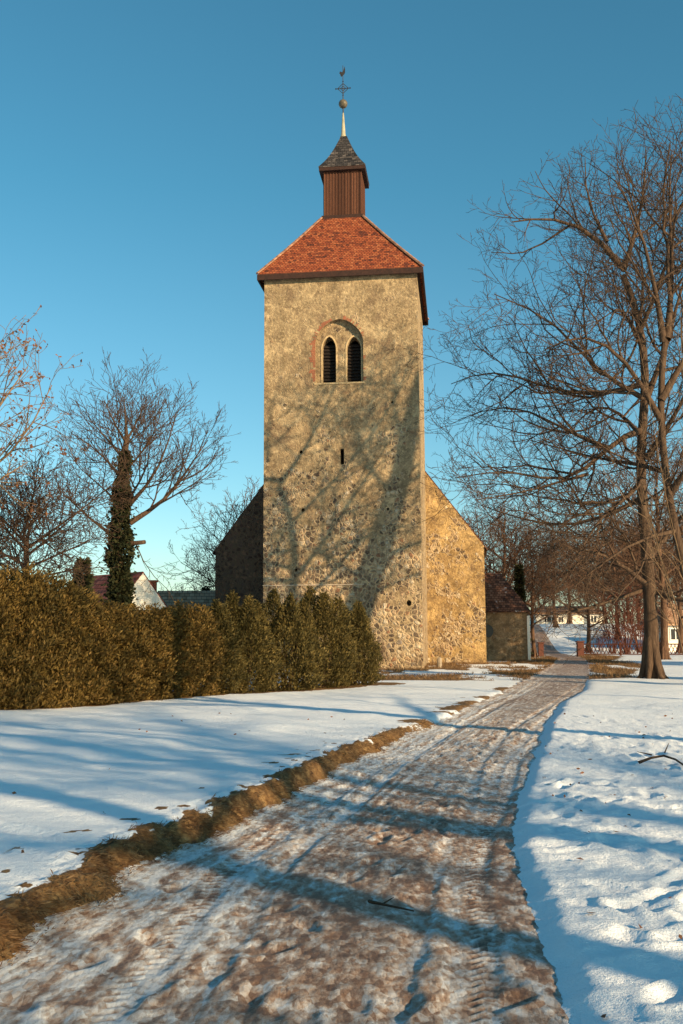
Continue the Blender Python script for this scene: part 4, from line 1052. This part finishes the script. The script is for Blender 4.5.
# leaning tree just outside the frame whose trunk shadow climbs the tower
q0 = base + pL_dir*0.0
def on_sun(px, py, dist):       # a point on the line from a spot of the tower front towards the sun
    x, z = loc(px, py); return base+pL_dir*x+Vector((0,0,z))+sunv*(dist/math.cos(SUN_EL))
D_ = 25.0; K_ = Wood(90)
a0 = on_sun(335, 668, D_); pk_ = Vector((a0.x-0.6, a0.y, 0))
k1, k2, k3, k4 = on_sun(352, 625, D_), on_sun(376, 560, D_), on_sun(398, 490, D_), on_sun(412, 420, D_)
K_.guide([pk_+Vector((0,0,-.2)), pk_.lerp(a0, 0.5), a0, k1, k2, k3, k4, on_sun(424, 370, D_)], 0.95, 0.26, None)
flare(K_, pk_, 0.9); ntK = len(K_.paths)
PK = dict(PT); PK.update(max=3, rmin=0.012, dens=[0.8,1.2,1.8])
for pix, d1 in [([(352,625),(375,590),(410,575),(450,560)], 1), ([(376,560),(410,545),(440,540),(480,500)], -1), ([(398,490),(430,470),(470,440)], 2), ([(412,420),(440,380),(450,340)], -1), ([(405,450),(395,400),(400,350)], 1), ([(398,500),(370,470),(350,420)], -2), ([(345,640),(310,600),(275,580),(250,540)], 2), ([(370,580),(330,560),(290,540)], -3)]:
    pts = [on_sun(x, y, D_+d1*i*0.6) for i, (x, y) in enumerate(pix)]; K_.guide(pts, 0.15, 0.03, PK, 0, 0.15)
make_tree('bare_tree', K_, ntK, pk_, 'stout leaning bare tree outside the frame right of the church', group=OFF)
# evergreen added out of view to keep the sacristy in shade
def shade_yew(x, y, H, W_, label):
    o = empty('shade_yew', (x, y, 0)); tag(o, label, 'added evergreen')
    w = Wood(6); w.paths.append(([Vector((0,0,-.1)), Vector((0,0,H*.5)), Vector((0,0,H*.9))], [.35,.2,.03])); V, Fc = tubes(w.paths, Vector((0,0,0))); mesh_obj('trunk', V, Fc, MAT['bark_dark'], o)
    n = 16000; z = rs.uniform(0.04, 1, n); a = rs.uniform(0, 6.28, n); lay = 0.7+0.6*fbm(a*1.5+3, z*9, 3, 12)
    r_ = W_*np.sqrt(np.clip(1-(z*1.05-0.1)**2, 0.0, 1))*lay*rs.uniform(0.3, 1, n)**0.5
    P = np.stack([np.cos(a)*r_, np.sin(a)*r_, z*H], -1); D = np.stack([np.cos(a), np.sin(a), rs.uniform(-.3,.8,n)], -1)
    leaf_mesh('foliage', P, D, 0.42, MAT['conifer'], o, 0.5)
sc0 = at(505, 640, 61)
shade_yew(sc0.x+math.sin(SUN_AZ)*26+0.5, sc0.y-math.cos(SUN_AZ)*26, 13.2, 3.0, 'broad dark evergreen added out of view to shade the sacristy')

# ------------------------------------------------------------------ shrubs
def stems_shrub(seed, H, W_, nst, P):
    w = Wood(seed)
    for i in range(nst):
        az = i*2.4; e = Vector((math.cos(az), math.sin(az), 0)); L = W_*w.r.uniform(.3, 1)
        w.guide([e*0.1, e*L*.4+Vector((0,0,H*.45)), e*L+Vector((0,0,H*w.r.uniform(.75,1)))], .03, .01, P, 1, .2)
    return w
PH = dict(PT); PH.update(max=3, rmin=0.012, dens=[1.5,1.8,2.6,3], cap=[1.5,1.0,.6,.4,.4], up=0.08)
sh = stems_shrub(7, 3.4, 1.6, 16, PH)
V, Fc = tubes(sh.paths, Vector((0,0,0))); s0 = empty('bare_shrub', (0,0,0)); mesh_obj('twigs', V, Fc, MAT['bark_red'], s0, True)
SG = 'reddish bare shrubs by the fence'
for i, (px, Y, s, lab) in enumerate([(612, 82, 1.25, 'reddish bare shrub behind the left part of the fence'), (626, 78, 1.45, 'tall reddish bare shrub close to the left of the big trunk'), (640, 84, 1.5, 'reddish bare shrub half hidden by the big trunk'), (655, 88, 1.3, 'reddish bare shrub between the two dark trunks'), (600, 88, 0.6, 'small dark shrub left of the reddish shrubs'), (676, 92, 1.5, 'reddish bare shrub behind the white house at the right edge')]):
    o = s0 if i == 0 else copy_tree(s0); p = at(px, 640, Y); o.location = (p.x, Y, 2.7*float(sst(84,112,np.array(Y)))); o.scale = (s,s,s); o.rotation_euler = (0,0,i*1.7); tag(o, lab, 'shrub', SG)
def conifer(name, px, pyt, Y, W_, label):
    p = at(px, 640, Y); H = at(px, pyt, Y).z; o = empty(name, (p.x, Y, 0)); tag(o, label, 'conifer')
    w = Wood(3); w.paths.append(([Vector((0,0,-.1)), Vector((0,0,H*.5)), Vector((0,0,H*.97))], [.12,.08,.02])); V, Fc = tubes(w.paths, Vector((0,0,0))); mesh_obj('trunk', V, Fc, MAT['bark_dark'], o)
    n = 3500; z = rs.uniform(0.05, 1, n); a = rs.uniform(0, 6.28, n); lay = 0.75+0.35*np.sin(z*40+a)
    r_ = W_*(1-z)**0.8*lay*rs.uniform(0.2, 1, n)**0.5+0.03
    P = np.stack([np.cos(a)*r_, np.sin(a)*r_, z*H], -1); D = np.stack([np.cos(a), np.sin(a), rs.uniform(-.3,.8,n)], -1)
    leaf_mesh('foliage', P, D, 0.28, MAT['conifer'], o, 0.4)
conifer('conifer', 81, 560, 42, 0.9, 'small dark pointed conifer behind the hedge left of the ivy tree')
conifer('conifer', 205, 588, 80, 1.5, 'small dark conifer between the brown roof and the nave')
conifer('conifer', 197, 594, 82, 1.2, 'lower dark conifer left of the one beside the nave')
conifer('conifer', 521, 566, 68, 0.5, 'narrow dark evergreen behind the sacristy roof')

# --- arborvitae hedge
def thuja(seed, H, r0, boxy=False):
    q = np.random.RandomState(seed); n = 25000
    z = q.uniform(0, 1, n)**0.92; a = q.uniform(0, 2*math.pi, n)
    prof = np.interp(z, [0, 0.06, 0.3, 0.55, 0.78, 0.92, 1.0], [0.75, 0.92, 1.0, 0.9, 0.62, 0.30, 0.03])
    if boxy: prof = np.interp(z, [0, 0.06, 0.3, 0.6, 0.82, 0.94, 1.0], [0.85, 0.98, 1.0, 0.98, 0.88, 0.66, 0.30])
    lump = 0.40+1.12*fbm((a/6.283)*19+seed*3.1, z*H*4.0, 4, seed, 0.6)
    lump2 = 0.70+0.62*fbm((a/6.283)*9+9+seed*3.1-9, z*H*2.6, 4, seed, 0.6)
    bl = np.clip((a-5.6)/0.68, 0, 1); l0 = 0.40+1.12*fbm(0*a+seed*3.1, z*H*4.0, 4, seed, 0.6); lump = lump*(1-bl)+l0*bl
    rr_ = r0*prof*lump*(1-0.42*q.uniform(0, 1, n)**2.2)
    ld = q.randint(0, 4, n); la = ld*1.57+seed; lf = sst(0.45, 0.8, z)*(0.55 if boxy else 1.0); off_ = lf*r0*np.array([0.42, 0.30, 0.48, 0.36])[ld]; rr_ = rr_*(1-0.42*lf)
    hs = (0.93+0.16*_h(np.floor(a*3.2), np.floor(a*0), seed))**1.0-lf*np.array([0.0, 0.05, 0.11, 0.17])[ld]
    P = np.stack([np.cos(a)*rr_+np.cos(la)*off_, np.sin(a)*rr_+np.sin(la)*off_, z*H*hs+0.03], -1)
    D = np.stack([np.cos(a)*0.75, np.sin(a)*0.75, 0.95+0*a], -1)+q.normal(size=(n, 3))*0.55
    return P, D, z
protos = []
for i, (H, r0) in enumerate([(2.6, 0.86), (2.9, 0.80), (2.45, 0.92), (3.05, 0.85), (2.6, 0.9), (2.7, 0.95), (2.5, 0.9)]):
    o = empty('arborvitae', (0,0,0)); P, D, z = thuja(200+i, H, r0, i > 3)
    leaf_mesh('foliage', P, D, 0.095, MAT['thuja' if i > 3 else 'thuja_shaded'], o, 0.30)
    w = Wood(i)
    for k in range(7):
        az = k*0.9; e = Vector((math.cos(az), math.sin(az), 0)); w.paths.append(([e*0.05+Vector((0,0,-.1)), e*0.25*r0+Vector((0,0,H*.3)), e*0.35*r0+Vector((0,0,H*(.6+.04*k)))], [.035,.025,.008]))
    V, Fc = tubes(w.paths, Vector((0,0,0))); mesh_obj('trunk', V, Fc, MAT['bark_dark'], o)
    protos.append([o, H, False])
ordn = ['first','second','third','fourth','fifth','sixth','seventh','eighth','ninth','tenth','eleventh','twelfth','thirteenth','fourteenth','fifteenth','sixteenth','seventeenth','eighteenth','nineteenth','twentieth']
HG = 'arborvitae shrubs of the hedge row'
# (pixel x of the axis, pixel y of the top)
tops = [(353,607),(323,592),(287,596),(243,597),(212,606),(184,609),(157,612),(131,611),(106,606),(82,602),(57,590),(32,581),(6,573),(-22,570),(-52,568),(-85,568)]
for i, (px, pt) in enumerate(tops):
    # intersect pixel column with the hedge line
    d = ray(px, 640); 
    # (t*d.x, t*d.y) = A + s*hd
    det = d.x*(-hd.y)+d.y*hd.x
    t = (hedgeA.x*(-hd.y)+hedgeA.y*hd.x)/det; hxp, hyp = t*d.x, t*d.y
    zg = float(ground_z(np.array([hxp]), np.array([hyp]))[0]); top = at(px, pt, hyp).z
    pr = protos[(i*3+i//4) % 4 if i < 5 else 4+i % 3]
    if pr[2]: o = copy_tree(pr[0])
    else: o = pr[0]; pr[2] = True
    s = (top-zg+0.1)/pr[1]*0.955; wv = 1.15 if i > 3 else (1.08 if i else 0.95)
    o.location = (hxp, hyp, zg-0.04); o.scale = (wv*(0.95+0.1*rnd.random()), wv, s); o.rotation_euler = (0,0,i*1.3)
    lab = '%s arborvitae shrub from the tower end of the hedge' % ordn[i]
    if i == 0: lab = 'small arborvitae shrub at the tower end of the hedge'
    tag(o, lab, 'shrub', HG)

# ------------------------------------------------------------------ sticks and litter
def stick(name, pix, z, r0, r1, label, mat, forks=()):
    pts = [gnd(x, y, z) for x, y in pix]
    for i, p in enumerate(pts): p.z = float(ground_z(np.array([p.x]), np.array([p.y]))[0])+0.03+(0.05 if 0 < i < len(pts)-1 else 0)
    if z < 0.02:
        for p in pts: p.z = 0.05
    w = Wood(5); w.guide(pts, r0, r1, None)
    for a, b in forks:
        q = a.copy() if hasattr(a, 'copy') else pts[a].copy(); w.paths.append(([q, q+Vector(b)*0.5, q+Vector(b)], [r0*.5, r0*.4, .003]))
    o0 = pts[0]; V, Fc = tubes(w.paths, o0); o = mesh_obj(name, V, Fc, mat, None, True); o.location = o0; tag(o, label, 'branch')
stick('fallen_branch', [(640,761),(652,757),(665,755),(677,759),(688,766)], 0.12, .022, .012, 'curved fallen branch lying on the snow at the right edge', MAT['bark_dark'], ((1, (-.15,.1,.03)), (2, (.12,.2,.1))))
stick('fallen_twig', [(369,910),(384,912),(398,917),(414,920)], 0.0, .012, .005, 'thin dark twig lying on the muddy path', MAT['bark_dark'], ((1, (.06,.05,.02)),))
# leaf litter
n = 420; lx = rs.uniform(-3.5, 7, n); ly = 3+rs.uniform(0, 1, n)**1.5*17
k = (lx > xr(ly)+0.1) | ((lx < xl(ly)-0.6) & (rs.uniform(0,1,n) < 0.25)); lx, ly = lx[k], ly[k]
o = leaf_mesh('leaf_litter', np.stack([lx, ly, ground_z(lx, ly)+0.008], -1), np.stack([rs.normal(size=len(lx)), rs.normal(size=len(lx)), 0.1+0*lx], -1), 0.055, MAT['dryleaf'], None, 0.6)
tag(o, 'scattered small dry leaves on the snow', 'leaf litter', kind='stuff')
# clods beside the path
